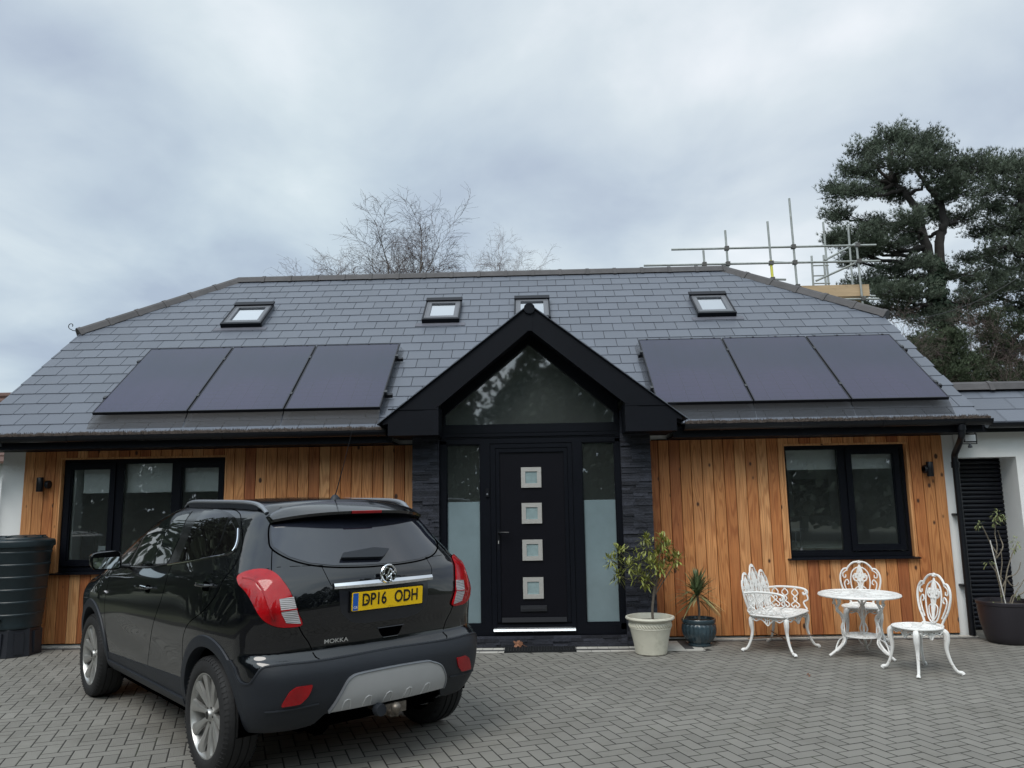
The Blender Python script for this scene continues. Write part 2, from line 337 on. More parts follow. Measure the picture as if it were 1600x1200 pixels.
def tag(o, label=None, cat=None, group=None, kind=None):
    if label: o['label'] = label
    if cat: o['category'] = cat
    if group: o['group'] = group
    if kind: o['kind'] = kind
    return o
def thing(name, label, cat, loc=(0, 0, 0), rz=0, group=None, local=False):
    o = bpy.data.objects.new(name, None); COL.objects.link(o); o.location = loc; o.rotation_euler = (0, 0, rz); o.empty_display_size = .1
    OFF[o.name] = (0, 0, 0) if local else tuple(loc)
    return tag(o, label, cat, group)
def copy_tree(o, parent=None):
    c = o.copy(); COL.objects.link(c); c.parent = parent
    for ch in list(o.children): copy_tree(ch, c)
    return c
def round_poly(pts, rad, n=4):
    out = []; k = len(pts)
    rr = rad if hasattr(rad, '__len__') else [rad] * k
    for i in range(k):
        p0, p, p1 = Vector(pts[i - 1]).to_2d(), Vector(pts[i]).to_2d(), Vector(pts[(i + 1) % k]).to_2d()
        a = (p0 - p); b = (p1 - p); d = min(rr[i], a.length * .45, b.length * .45)
        if d < 1e-5: out.append(tuple(p)); continue
        A = p + a.normalized() * d; B = p + b.normalized() * d
        for j in range(n + 1):
            t = j / n; q = A * (1 - t) ** 2 + p * 2 * t * (1 - t) + B * t * t; out.append((q.x, q.y))
    return out
def catmull(pts, n=6, closed=False):
    P = [Vector(p) for p in pts]; k = len(P); out = []
    for i in range(k if closed else k - 1):
        if closed: a, b, c, d = P[i - 1], P[i], P[(i + 1) % k], P[(i + 2) % k]
        else: a, b, c, d = P[max(i - 1, 0)], P[i], P[i + 1], P[min(i + 2, k - 1)]
        for j in range(n):
            t = j / n
            out.append(.5 * ((2 * b) + (c - a) * t + (2 * a - 5 * b + 4 * c - d) * t * t + (3 * b - a - 3 * c + d) * t ** 3))
    if not closed: out.append(P[-1])
    return out
def text_mesh(body, size, sx=1., ext=.002, bold=0.):
    cu = bpy.data.curves.new('txt', 'FONT'); cu.body = body; cu.size = size; cu.extrude = ext; cu.align_x = 'CENTER'; cu.align_y = 'CENTER'; cu.offset = bold
    ob = bpy.data.objects.new('txt', cu); COL.objects.link(ob)
    dg = bpy.context.evaluated_depsgraph_get(); me = bpy.data.meshes.new_from_object(ob.evaluated_get(dg))
    vs = [(v.co.x * sx, v.co.y, v.co.z) for v in me.vertices]; fs = [tuple(p.vertices) for p in me.polygons]
    bpy.data.objects.remove(ob); bpy.data.curves.remove(cu); bpy.data.meshes.remove(me)
    return vs, fs

# ------------------------------------------------------------------ camera
CAM_F, CAM_YAW, CAM_PITCH, CAM_ROLL, CAM_D, CAM_H = 1200.01, R(-1.41980765), R(8.50097413), R(-0.96089603), 9.20585, 1.627384
cam = bpy.data.cameras.new('camera'); co = bpy.data.objects.new('camera', cam); COL.objects.link(co); scene.camera = co
fw = Vector((math.sin(CAM_YAW) * math.cos(CAM_PITCH), math.cos(CAM_YAW) * math.cos(CAM_PITCH), math.sin(CAM_PITCH)))
rt = Vector((math.cos(CAM_YAW), -math.sin(CAM_YAW), 0)); upv = rt.cross(fw)
r2 = rt * math.cos(CAM_ROLL) + upv * math.sin(CAM_ROLL); u2 = -rt * math.sin(CAM_ROLL) + upv * math.cos(CAM_ROLL)
mw = Matrix(((r2.x, u2.x, -fw.x, 0), (r2.y, u2.y, -fw.y, -CAM_D), (r2.z, u2.z, -fw.z, CAM_H), (0, 0, 0, 1)))
co.matrix_world = mw
cam.sensor_width = 36; cam.sensor_fit = 'HORIZONTAL'; cam.lens = CAM_F / 1600 * 36; cam.clip_start = .05; cam.clip_end = 3000
# ------------------------------------------------------------------ ground
g = MB(); g.add([(-150, -150, -.02), (150, -150, -.02), (150, 150, -.02), (-150, 150, -.02)], [(0, 1, 2, 3)])
tag(g.build('ground', M['ground']), kind='structure')
g = MB(); g.add([(-9, -11, -.0022), (9, -11, -.0022), (9, -.02, -.0022), (-9, -.02, -.0022)], [(0, 1, 2, 3)])
tag(g.build('paving_bed', M['joint']), kind='structure')

def herringbone():
    # cell rule: with s=(i-j) mod 4 : s=0 start of a lying block (cells i,i+1), s=2 lower cell of a standing block (cells j, j-1 -> s=3)
    g = MB(); rnd = random.Random(3); ang = R(21.5); W = .1; ca, sa = math.cos(ang), math.sin(ang)
    gap = .0095; ch = .004
    def block(u0, v0, du, dv):
        u1, v1 = u0 + du, v0 + dv; cu, cv = (u0 + u1) / 2, (v0 + v1) / 2
        cx_, cy_ = cu * ca - cv * sa, cu * sa + cv * ca
        if cy_ < -9.3 or cy_ > -.10 or cx_ < -7.8 or cx_ > 8: return
        if cy_ < -5.6 and abs(cx_) > 5: return
        if -1.66 < cx_ < 1.84 and cy_ > -.62: return
        zj = rnd.uniform(-.0004, .0004); tx, ty = rnd.uniform(-.004, .004), rnd.uniform(-.004, .004)
        a = gap / 2; vs = []
        for e, z in ((a, -.0040), (a, -.0012), (a + ch, 0.)):
            for (u, v) in ((u0 + e, v0 + e), (u1 - e, v0 + e), (u1 - e, v1 - e), (u0 + e, v1 - e)):
                x, y = u * ca - v * sa, u * sa + v * ca
                if y > -.172: y = -.172
                if -1.62 < x < 1.80 and y > -.668: y = -.668
                vs.append([x, y, z + zj + (u - cu) * tx + (v - cv) * ty])
        fs = [(8, 9, 10, 11)] + [(4 + i, 4 + (i + 1) % 4, 8 + (i + 1) % 4, 8 + i) for i in range(4)]
        g.add(vs, fs, min(1, max(0, rnd.gauss(.5, .22))))
    for i in range(-125, 126):
        for j in range(-125, 126):
            s_ = (i - j) % 4
            if s_ == 0: block(i * W, j * W, 2 * W, W)
            if s_ == 2: block(i * W, (j - 1) * W, W, 2 * W)
    return g
tag(herringbone().build('driveway', M['paver'], recalc=False), kind='structure')
rnd = random.Random(5)
g = MB()    # pale edging blocks along the house and round the porch step
def brow(g, x0, x1, y0, y1, n, z=.0):
    for i in range(n):
        a = x0 + (x1 - x0) * i / n; b = x0 + (x1 - x0) * (i + 1) / n
        z_ = z + rnd.uniform(-.001, .001); r_ = rnd.random()
        g.box(a + .002, b - .002, y0 + .002, y1 - .002, -.008, z_, r_)
for a, b in ((-7.5, -1.62), (1.80, 4.98)):
    brow(g, a, b, -.095, -.03, int((b - a) / .2), .014)
brow(g, -1.62, 1.36, -.50, -.385, 26)
brow(g, -1.62, 1.80, -.665, -.575, 17)
for i in range(4): g.box(1.70, 1.80, -.575 + i * .118 + .003, -.575 + (i + 1) * .118 - .002, -.008, 0., rnd.random())
brow(g, 1.38, 1.60, -.575, -.10, 1)
tag(g.build('edging_blocks', M['pale_block']), kind='structure')
g = MB(); brow(g, -1.62, 1.36, -.575, -.50, 16); brow(g, 1.60, 1.70, -.575, -.10, 1)
for a, b in ((-7.5, -1.62), (1.80, 4.98)): brow(g, a, b, -.165, -.097, int((b - a) / .2))
tag(g.build('charcoal_edging', M['charcoal_block']), kind='structure')
g = MB(); g.box(4.98, 7.9, -.165, .6, -.008, .002)
tag(g.build('path', M['paver']), kind='structure')

# ------------------------------------------------------------------ bungalow
T38 = math.tan(R(38)); C38 = math.cos(R(38)); S38 = math.sin(R(38)); Z0 = 2.79
def RP(x, s, h=0.):       # point on the front roof slope, s = distance up the slope from y=0
    return Vector((x, s * C38 - h * S38, Z0 + s * S38 + h * C38))
XL, XR = -6.64, 5.11
RIDY = 3.29; RIDZ = Z0 + RIDY * T38
H = thing('bungalow', 'timber clad bungalow with slate roof, black gabled porch and rooflights', 'bungalow', (0, 0, 0))

LW = (-5.70, -3.706, .855, 2.185); RW = (2.985, 4.405, .90, 2.195)
# walls
g = MB()
def wallrow(x0, x1, openings, y0, y1, z0, z1):
    xs = x0
    for (a, b, c, d) in sorted(openings):
        g.box(xs, a, y0, y1, z0, z1)
        g.box(a, b, y0, y1, z0, c)
        if d < z1: g.box(a, b, y0, y1, d, z1)
        xs = b
    g.box(xs, x1, y0, y1, z0, z1)
wallrow(-6.45, 4.98, [(LW[0] - .021, LW[1] + .021, LW[2] - .03, LW[3] + .021), (-1.06, 1.0, .0, 2.6), (RW[0] - .021, RW[1] + .021, RW[2] - .03, RW[3] + .021)], .03, .30, 0, 2.55)
g.box(-6.45, 4.98, 6.3, 6.5, 0, 2.55)
for x, q in ((-6.45, 1), (4.98, -1)):    # gable walls with clipped (half hip) top
    pr = [(.30, 0), (6.3, 0), (6.3, 2.55), (5.0, 3.95), (1.75, 3.95), (.30, 2.9)]
    g.prism(pr, 'x', x, x + .2 * q)
g.build('wall', M['render_white'], H)
# cladding
g = MB(); rnd = random.Random(11)
def boards(x0, x1, win=None):
    n = int(round((x1 - x0) / .1285)); w = (x1 - x0) / n
    prev = .5
    for i in range(n):
        a = x0 + i * w + .0030; b = x0 + (i + 1) * w - .0030; r = rnd.random()
        while abs(r - prev) < .12: r = rnd.random()
        prev = r; y = -rnd.uniform(0, .0025); zt = 2.285; zb = .035
        def bd(a, b, z0, z1):
            if b - a < .012: return
            c = .004
            # chamfered front edges
            vs = []
            for z in (z0, z1):
                vs += [(a, .024, z), (a, y + c, z), (a + c, y, z), (b - c, y, z), (b, y + c, z), (b, .024, z)]
            fs = [(0, 1, 2, 3, 4, 5), (11, 10, 9, 8, 7, 6)] + [(k, k + 6, (k + 1) % 6 + 6, (k + 1) % 6) for k in range(6)]
            g.add(vs, fs, r)
        if win and b > win[0] - .02 and a < win[1] + .02:
            w0, w1 = win[0] - .022, win[1] + .022
            if a < w0: bd(a, w0, zb, zt)
            if b > w1: bd(w1, b, zb, zt)
            aa, bb = max(a, w0), min(b, w1)
            bd(aa, bb, zb, win[2] - .035); bd(aa, bb, win[3] + .022, zt)
        else: bd(a, b, zb, zt)
# boards and timber reveals, one part each side of the porch
for (xa, xb, w) in ((-6.165, -1.40, LW), (1.365, 4.835, RW)):
    g = MB(); boards(xa, xb, w)
    g.box(w[0] - .02, w[0] - .001, .0, .075, w[2] - .03, w[3] + .02, .85); g.box(w[1] + .001, w[1] + .02, .0, .075, w[2] - .03, w[3] + .02, .85)
    g.box(w[0] - .001, w[1] + .001, .001, .075, w[3] + .002, w[3] + .02, .8)
    g.build('timber_cladding', M['larch'], H)
for a, b, w_ in ((-6.165, -1.40, LW), (1.365, 4.835, RW)):
    g = MB()
    g.box(a, w_[0] - .002, .0245, .029, .02, 2.30); g.box(w_[1] + .002, b, .0245, .029, .02, 2.30); g.box(w_[0] - .002, w_[1] + .002, .0245, .029, .02, w_[2] - .031); g.box(w_[0] - .002, w_[1] + .002, .0245, .029, w_[3] + .021, 2.30)
    g.build('cladding_membrane', M['underlay'], H)
# windows
def window(W, lights, name='window'):
    x0, x1, z0, z1 = W; yf = .06
    g = MB()
    d = .055
    g.box(x0, x1, yf, yf + .07, z1 - .045, z1); g.box(x0, x1, yf, yf + .07, z0, z0 + .05)
    g.box(x0, x0 + .035, yf, yf + .07, z0 + .05, z1 - .045); g.box(x1 - .035, x1, yf, yf + .07, z0 + .05, z1 - .045)
    fr = g.build('window', M['black_frame'], H)
    m = MB(); edges = []
    for i, (a, b, za, zb, sash) in enumerate(lights):
        if sash:
            yo = yf - .018; s = MB(); t = .062
            A, B, C_, D_ = a - t, b + t, za - t, zb + t
            s.box(A, B, yo, yo + .07, C_, za); s.box(A, B, yo, yo + .07, zb, D_); s.box(A, a, yo, yo + .07, za, zb); s.box(b, B, yo, yo + .07, za, zb)
            # glazing bead
            for (p, q, r_, t_) in ((a, b, za, za + .012), (a, b, zb - .012, zb), (a, a + .012, za, zb), (b - .012, b, za, zb)):
                s.box(p, q, yo + .012, yo + .03, r_, t_)
            so = s.build('sash', M['black_frame'], fr)
        p = MB(); p.add([(a - .01, yf + .025, za - .01), (b + .01, yf + .025, za - .01), (b + .01, yf + .025, zb + .01), (a - .01, yf + .025, zb + .01)], [(0, 1, 2, 3)])
        p.build('pane', M['glass'], fr, recalc=False)
    for (a, b) in zip(lights[:-1], lights[1:]):
        m.box(a[1] + (.02 if a[4] else 0), b[0] - (.02 if b[4] else 0), yf + .004, yf + .066, z0 + .05, z1 - .045)
    m.build('mullion', M['black_frame'], fr)
    for i, (a, b, za, zb, sash) in enumerate(lights):      # filler between frame and fixed glass
        if not sash:
            f = MB(); f.box(a - .03, b + .03, yf + .01, yf + .04, z0 + .05, za); f.build('glazing_bead', M['black_frame'], fr)
            f = MB(); f.box(a - .03, b + .03, yf + .01, yf + .04, zb, z1 - .045); f.build('glazing_bead', M['black_frame'], fr)
    s = MB(); s.prism([(-.055, z0 - .030), (.03, z0 - .030), (yf + .07, z0 - .004), (yf - .003, z0 - .004), (-.055, z0 - .018)], 'x', x0 - .045, x1 + .045)
    s.build('sill', M['black_frame'], fr)
    return fr
window(LW, [(-5.61, -5.125, .98, 2.075, True), (-4.97, -4.375, .93, 2.125, False), (-4.255, -3.79, .98, 2.075, True)])
window(RW, [(3.025, 3.625, .975, 2.145, False), (3.775, 4.275, 1.025, 2.095, True)])

# interior shell
g = MB(); g.box(-6.2, -1.521, 3.9, 4.0, 0, 2.5); g.box(-1.52, -1.421, .31, 4.0, 0, 2.5); g.box(-6.25, -1.42, .31, 4.0, 2.501, 2.54); g.build('room_wall', M['room'], H)
g = MB(); g.box(1.521, 4.75, 2.75, 2.85, 0, 2.5); g.box(1.421, 1.52, .31, 4.0, 0, 2.5); g.box(1.42, 4.78, .31, 4.0, 2.501, 2.54); g.build('room_wall', M['room'], H)
g = MB(); g.box(-1.40, 1.40, 2.6, 2.7, 0, 4.6)
for x in (-1.42, 1.40): g.prism([(.02, 0), (2.6, 0), (2.6, 4.6), (.02, 2.6)], 'x', x, x + .02)

g.build('hall_wall', M['hall'], H)
g = MB(); g.box(-6.25, 4.78, .31, 4.0, .02, .10); g.box(-1.06, 1.0, -.2, .31, .02, .10); g.build('floor', M['room_dark'], H)
g = MB()   # picture frames on the right room's wall and skirting, curtain edge
for (a, b, c, d) in ((3.3, 3.75, 1.35, 1.8), (3.95, 4.5, 1.3, 1.85)): g.box(a, b, 2.72, 2.748, c, d)
g.build('wall_picture', M['room_dark'], H)
# blinds and window-side objects: things of their own
def blind(x0, x1, z0, z1, y, label):
    o = MB(); n = 6
    o.box(x0, x1, y, y + .004, z0, z1); o.box(x0, x1, y - .004, y + .008, z0 - .016, z0 - .001); o.tube([(x0, y + .02, z1 + .012), (x1, y + .02, z1 + .012)], .022, 10)
    tag(o.build('roller_blind', M['blind']), label, 'blind', 'white roller blinds behind the windows')
blind(-5.53, -5.10, 1.795, 2.12, .19, 'white roller blind half lowered behind the left pane of the three-light window')
blind(-4.99, -4.36, 1.795, 2.12, .19, 'white roller blind half lowered behind the middle pane of the three-light window')
blind(-4.27, -3.76, 1.795, 2.12, .19, 'white roller blind half lowered behind the right pane of the three-light window')
blind(3.0, 3.66, 1.93, 2.14, .19, 'white roller blind raised high behind the fixed left pane of the two-light window')
blind(3.73, 4.33, 1.93, 2.14, .19, 'white roller blind raised high behind the sash of the two-light window')
# curtain / white inner reveals
g = MB(); g.box(-5.69, -5.60, .14, .30, .982, 2.15); g.box(-5.69, -3.71, .15, .30, .956, .981); g.build('inner_sill', M['blind'], H)
g = MB(); g.box(4.34, 4.36, .14, .30, .956, 2.15); g.box(3.0, 4.36, .15, .30, .93, .955); g.build('inner_sill', M['blind'], H)
# objects on the inner window sill
g = MB(); g.box(-5.52, -5.36, .20, .29, .982, 1.30); g.box(-5.46, -5.42, .215, .245, 1.30, 1.33)
tag(g.build('desk_speaker', M['black_plastic']), 'dark upright box standing on the sill inside the left window', 'speaker')
g = MB(); Mx = Matrix.Translation((-5.22, .19, .982)) @ Matrix.Rotation(R(-12), 4, 'X')
g.box(-.10, .10, 0, .012, 0, .16, M4=Mx); pf = g.build('photo_card', M['plate_white'])
tag(pf, 'small white card leaning on the sill inside the left window', 'card')
g = MB(); g.box(-.03, .03, -.003, -.001, .03, .075, M4=Mx); g.box(-.07, .07, -.003, -.001, .10, .108, M4=Mx); g.build('card_print', M['grey_box'], pf)
t = thing('dining_table', 'pale round table seen through the right window', 'table', (3.75, 1.25, 0))
g = MB(); g.lathe([(0, .88), (.56, .88), (.58, .895), (.58, .905), (.56, .915), (0, .915)], 40, (3.75, 1.25, .06)); g.build('tabletop', mat('pale_table', (.45, .52, .50), .3), t, True)
g = MB(); g.lathe([(.05, .1), (.05, .87)], 12, (3.75, 1.25, .05)); g.build('leg', M['black_plastic'], t, True)
g = MB(); g.tube(catmull([(4.02, 1.0, .985), (4.08, 1.0, 1.04), (4.10, 1.0, 1.12), (4.07, 1.0, 1.19), (4.03, 1.0, 1.21)], 5), [.018] * 12 + [.015] * 8 + [.006], 8)
tag(g.build('jug_handle', M['blind']), 'small white curved jug on the table behind the right window', 'jug')
g = MB()
for i in range(5): g.bar((3.06 + i * .062, .62, .55), (3.09 + i * .06, .66, 1.23 - abs(i - 2) * .03), .012, .012)
g.bar((3.05, .62, 1.18), (3.36, .66, 1.19), .02, .02); g.box(3.04, 3.36, .62, 1.0, .53, .56)
for x in (3.06, 3.34):
    for y in (.64, .98): g.box(x - .012, x + .012, y - .012, y + .012, .10, .53)
tag(g.build('spindle_chair', M['grey_box']), 'grey spindle back chair behind the lower left of the right window', 'chair')

# ---------------- roof
RF = MB(); rnd = random.Random(21)
EXP = .2465; S0 = -.575; SW = .300
def s_of_y(y): return y / C38
srid = s_of_y(RIDY); ship = s_of_y(1.78)
def xl(s): return XL if s <= ship else XL + (s - ship) / (srid - ship) * (-4.92 - XL)
def xr(s): return XR if s <= ship else XR + (s - ship) / (srid - ship) * (3.25 - XR)
i = 0; s = S0
while s < srid - .05:
    s1 = min(s + EXP, srid); off = (i % 2) * SW / 2 + .03
    x = XL - SW + off
    while x < XR + SW:
        a, b = x + .0035, x + SW - .0035
        a0, b0 = max(a, xl(s)), min(b, xr(s)); a1, b1 = max(a, xl(s1)), min(b, xr(s1))
        segs = [(a0, b0, a1, b1)] if b0 - a0 > .02 else []
        lim0 = (3.80 - (Z0 + s * S38)) / .7765 - .06; lim1 = (3.80 - (Z0 + s1 * S38)) / .7765 - .06
        if lim0 > 0 and segs and b0 > -lim0 and a0 < lim0:     # opening under the porch gable
            segs = []
            if a0 < -lim0: segs.append((a0, -lim0, a1, max(a1, min(b1, -lim1))))
            if b0 > lim0: segs.append((lim0, b0, min(b1, max(a1, lim1)), b1))
        for (a0, b0, a1, b1) in segs:
            if b1 < a1: a1 = b1 = (a1 + b1) / 2
            t0 = .0125 + rnd.uniform(-.001, .0015); t1 = .0055
            vs = [RP(a0, s, .0), RP(b0, s, .0), RP(b1, s1 + .02, .0), RP(a1, s1 + .02, .0), RP(a0, s, t0), RP(b0, s, t0), RP(b1, s1 + .005, t1), RP(a1, s1 + .005, t1)]
            RF.add(vs, [(0, 3, 2, 1), (4, 5, 6, 7), (0, 1, 5, 4), (1, 2, 6, 5), (2, 3, 7, 6), (3, 0, 4, 7)], min(1, max(0, rnd.gauss(.5, .2))))
        x += SW
    s += EXP; i += 1
# other slopes as slated planes
def slope(a, b, c, d, n):
    for k in range(n):
        u0, u1 = k / n, (k + 1) / n
        p = [a.lerp(d, u0), b.lerp(c, u0), b.lerp(c, u1), a.lerp(d, u1)]
        nn = (p[1] - p[0]).cross(p[3] - p[0]).normalized()
        if nn.z < 0: nn = -nn
        RF.add([p[0] + nn * .014, p[1] + nn * .014, p[2] + nn * .003, p[3] + nn * .003, p[0], p[1]], [(0, 1, 2, 3), (4, 5, 1, 0)], rnd.random())
YB = 2 * RIDY + .5
rl, rr = Vector((-4.92, RIDY, RIDZ)), Vector((3.25, RIDY, RIDZ))
hl, hr = RP(XL, ship), RP(XR, ship)
hlb, hrb = Vector((XL, 2 * RIDY - hl.y, hl.z)), Vector((XR, 2 * RIDY - hr.y, hr.z))
bl, br = Vector((XL, YB, Z0 - (YB - 2 * RIDY) * T38)), Vector((XR, YB, Z0 - (YB - 2 * RIDY) * T38))
slope(hl, hlb, rl, rl, 8); slope(hr, hrb, rr, rr, 8)
slope(bl, br, hrb, hlb, 10); slope(hlb, hrb, rr, rl, 8)
roof = RF.build('roof', M['slate'], H, recalc=False)
g = MB()    # underlay / roof deck below the slates
D = -.004
sp_ = (3.80 - Z0) / S38; lm_ = (3.80 - (Z0 + (S0 + .03) * S38)) / .7765 - .05
for h_ in (D, -.05):
    g.add([RP(XL + .01, S0 + .03, h_), RP(-lm_, S0 + .03, h_), RP(0, sp_, h_), RP(0, srid, h_), RP(-4.92, srid, h_), RP(XL + .01, ship, h_)], [(0, 1, 2, 3, 4, 5)])
    g.add([RP(lm_, S0 + .03, h_), RP(XR - .01, S0 + .03, h_), RP(XR - .01, ship, h_), RP(3.25, srid, h_), RP(0, srid, h_), RP(0, sp_, h_)], [(0, 1, 2, 3, 4, 5)])
for x in (XL + .012, XR - .03):
    g.add([RP(x, S0, -.004), RP(x, ship, -.004), RP(x, ship, -.17), RP(x, S0, -.17), RP(x + .018, S0, -.004), RP(x + .018, ship, -.004), RP(x + .018, ship, -.17), RP(x + .018, S0, -.17)],
          [(0, 1, 2, 3), (4, 5, 6, 7), (3, 2, 6, 7), (0, 3, 7, 4)])
g.build('roof_deck', M['underlay'], roof)
# ridge and hip tiles
g = MB(); rnd = random.Random(4)
def capline(a, b, L=.46):
    a = Vector(a); b = Vector(b); n = max(1, round((b - a).length / L)); d = (b - a) / n
    for i in range(n):
        p, q = a + d * i, a + d * (i + 1) + d.normalized() * .012
        dn = d.normalized(); side = dn.cross(Vector((0, 0, 1))).normalized(); up = side.cross(dn)
        for (P, Q, rr_) in ((p, q, 1.0), (q - dn * .04, q + dn * .014, 1.16)):
            ring = [(-.115, -.062), (-.075, .018), (-.03, .046), (.03, .046), (.075, .018), (.115, -.062)]
            vs = [P + side * u * rr_ + up * v * rr_ for u, v in ring] + [Q + side * u * rr_ + up * v * rr_ for u, v in ring]
            fs = [(k, k + 1, k + 7, k + 6) for k in range(5)] + [(0, 1, 2, 3, 4, 5), (11, 10, 9, 8, 7, 6)]
            g.add(vs, fs, rnd.random())
up = Vector((0, 0, .008))
capline(rl + up, rr + up); capline(rl + up, hl + up + Vector((-.03, -.03, .0))); capline(rr + up, hr + up + Vector((.03, -.03, .0)))
capline(rl + up, hlb + up); capline(rr + up, hrb + up)
g.build('ridge_tiles', M['ridge'], roof, recalc=True)
g = MB()    # hip iron scroll
c = hl + Vector((-.10, -.08, .02)); pts = [hl + Vector((.02, 0, .0)), c + Vector((0, 0, -.01))]
for k in range(14):
    a = -PI / 2 - k * .42; r_ = .055 - k * .0032; pts.append(c + Vector((-.02 + r_ * math.cos(a), 0, .06 + r_ * math.sin(a))))
g.tube(pts, .006, 6); g.build('hip_iron', M['wire'], roof, True)

# ---------------- porch gable roof (same pitch), projecting
PX = 1.66; PY0 = -.72; PZ = 3.80     # half width, front plane, apex height
def GZ(x): return PZ - abs(x) * .7765
g = MB(); rnd = random.Random(9)
# slated gable slopes run back to the main roof
for sgn in (-1, 1):
    n = 8; L = PX + .06
    for k in range(n):
        x0, x1 = L * (n - k) / n, L * (n - k - 1) / n
        z0, z1 = GZ(x0), GZ(x1)
        y1 = (z0 - Z0) / T38 + .1
        off = (k % 2) * .22; y = PY0 - off - .03
        while y < y1 + .3:
            a, b = max(y, PY0 - .03), y + .49
            if b > a + .03:
                r_ = rnd.random()
                yb = min(b, y1 + .4)
                if yb > a:
                    vs = [(sgn * x0, a, z0 + .016), (sgn * x0, yb, z0 + .016), (sgn * x1, yb, z1 + .004), (sgn * x1, a, z1 + .004), (sgn * x0, a, z0), (sgn * x0, yb, z0), (sgn * x1, a, z1)]
                    g.add(vs, [(0, 1, 2, 3), (4, 5, 1, 0), (4, 0, 3, 6)], r_)
            y += .5
proof = g.build('porch_roof', M['slate'], H)
g = MB(); 
for sgn in (-1, 1):
    # barge board : parallelogram prism, and inner soffit back to the glazing
    a = [(0, PZ - .012), (sgn * PX, GZ(PX) - .012), (sgn * PX, GZ(PX) - .05), (sgn * 1.035, GZ(1.035) - .335), (0, PZ - .285)]
    g.prism(a, 'y', PY0, PY0 + .025)
    # drip edge / verge lip
    g.prism([(0, PZ + .012), (sgn * (PX + .03), GZ(PX + .03) + .012), (sgn * (PX + .03), GZ(PX + .03) - .01), (0, PZ - .012)], 'y', PY0 - .018, PY0 + .05)
    # sloping soffit behind the board
    g.prism([(0, PZ - .235), (sgn * 1.035, GZ(1.035) - .235), (sgn * 1.035, GZ(1.035) - .26), (0, PZ - .26)], 'y', PY0 + .025, -.20)
    # boxed end
    z0 = 2.342
    bx = [(sgn * 1.035, z0), (sgn * 1.60, z0), (sgn * 1.60, GZ(1.60) - .03), (sgn * 1.035, 2.655)]
    g.prism(bx, 'y', PY0 - .006, PY0 + .02)
    g.box(min(sgn * 1.06, sgn * 1.59), max(sgn * 1.06, sgn * 1.59), PY0 + .02, -.02, z0 + .004, z0 + .016)
    g.box(min(sgn * 1.585, sgn * 1.60), max(sgn * 1.585, sgn * 1.60), PY0 + .02, -.30, z0, GZ(1.6) - .03)
    g.box(min(sgn * 1.035, sgn * 1.05), max(sgn * 1.035, sgn * 1.05), PY0 + .02, -.36, z0, 2.66)
    g.box(min(sgn * 1.035, sgn * 1.60), max(sgn * 1.035, sgn * 1.60), PY0 - .010, PY0 - .004, 2.628, 2.640)
g.box(-.03, .03, PY0 - .006, PY0 + .02, PZ - .30, PZ - .02)
g.build('bargeboard', M['black_trim'], proof)
g = MB(); g.tube([(0, PY0 - .03, PZ - .045), (0, .9, PZ - .045)], .062, 14); g.build('porch_ridge', M['black_frame'], proof, True)

# porch piers and plinth of stacked split stone
g = MB(); rnd = random.Random(31)
def stonewall(x0, x1, y, z0, z1, side=None):
    z = z0
    while z < z1 - .005:
        hh = rnd.choice((.022, .03, .038, .028)); zt = min(z + hh, z1)
        x = x0
        while x < x1 - .005:
            w = rnd.uniform(.09, .28); b = min(x + w, x1)
            if x1 - b < .05: b = x1
            dpt = rnd.uniform(0, .016)
            g.box(x + .0008, b - .0008, y - dpt, y + .05, z + .0008, zt - .0008, rnd.random())
            x = b
        z = zt
stonewall(-1.385, -1.075, -.345, .0, 2.35); stonewall(1.012, 1.355, -.345, .0, 2.35); stonewall(-1.075, 1.012, -.36, .0, .118)
g.box(-1.385, -1.08, -.29, .03, 0, 2.62); g.box(1.018, 1.355, -.29, .03, 0, 2.62); g.box(-1.08, 1.018, -.30, .03, 0, .108)
g.build('stone_pier', M['stone'], H)
# glazed screen
g = MB(); FY = -.30
def fbox(a, b, c, d, y0=FY, t=.08): g.box(a, b, y0, y0 + t, c, d)
fbox(-1.07, -1.0, .17, 2.30); fbox(.955, 1.015, .17, 2.30); fbox(-1.07, 1.015, .118, .235, t=.09); fbox(-1.07, 1.015, 2.265, 2.32); fbox(-1.07, 1.015, 2.325, 2.49, FY + .01, t=.09)
fbox(-.60, -.49, .235, 2.265); fbox(.46, .565, .235, 2.265)
fbox(-1.07, 1.015, 2.39, 2.40, FY + .003); g.box(-1.0, .955, FY - .006, FY + .02, 2.345, 2.352)
# steps in the sidelight frames
for a, b in ((-1.0, -.985), (-.615, -.60), (.565, .58), (.94, .955)): fbox(a, b, .235, 2.265, FY + .015, .05)
for a, b in ((-.985, -.615), (.58, .94)): fbox(a, b, .235, .25, FY + .015, .05); fbox(a, b, 2.25, 2.265, FY + .015, .05)
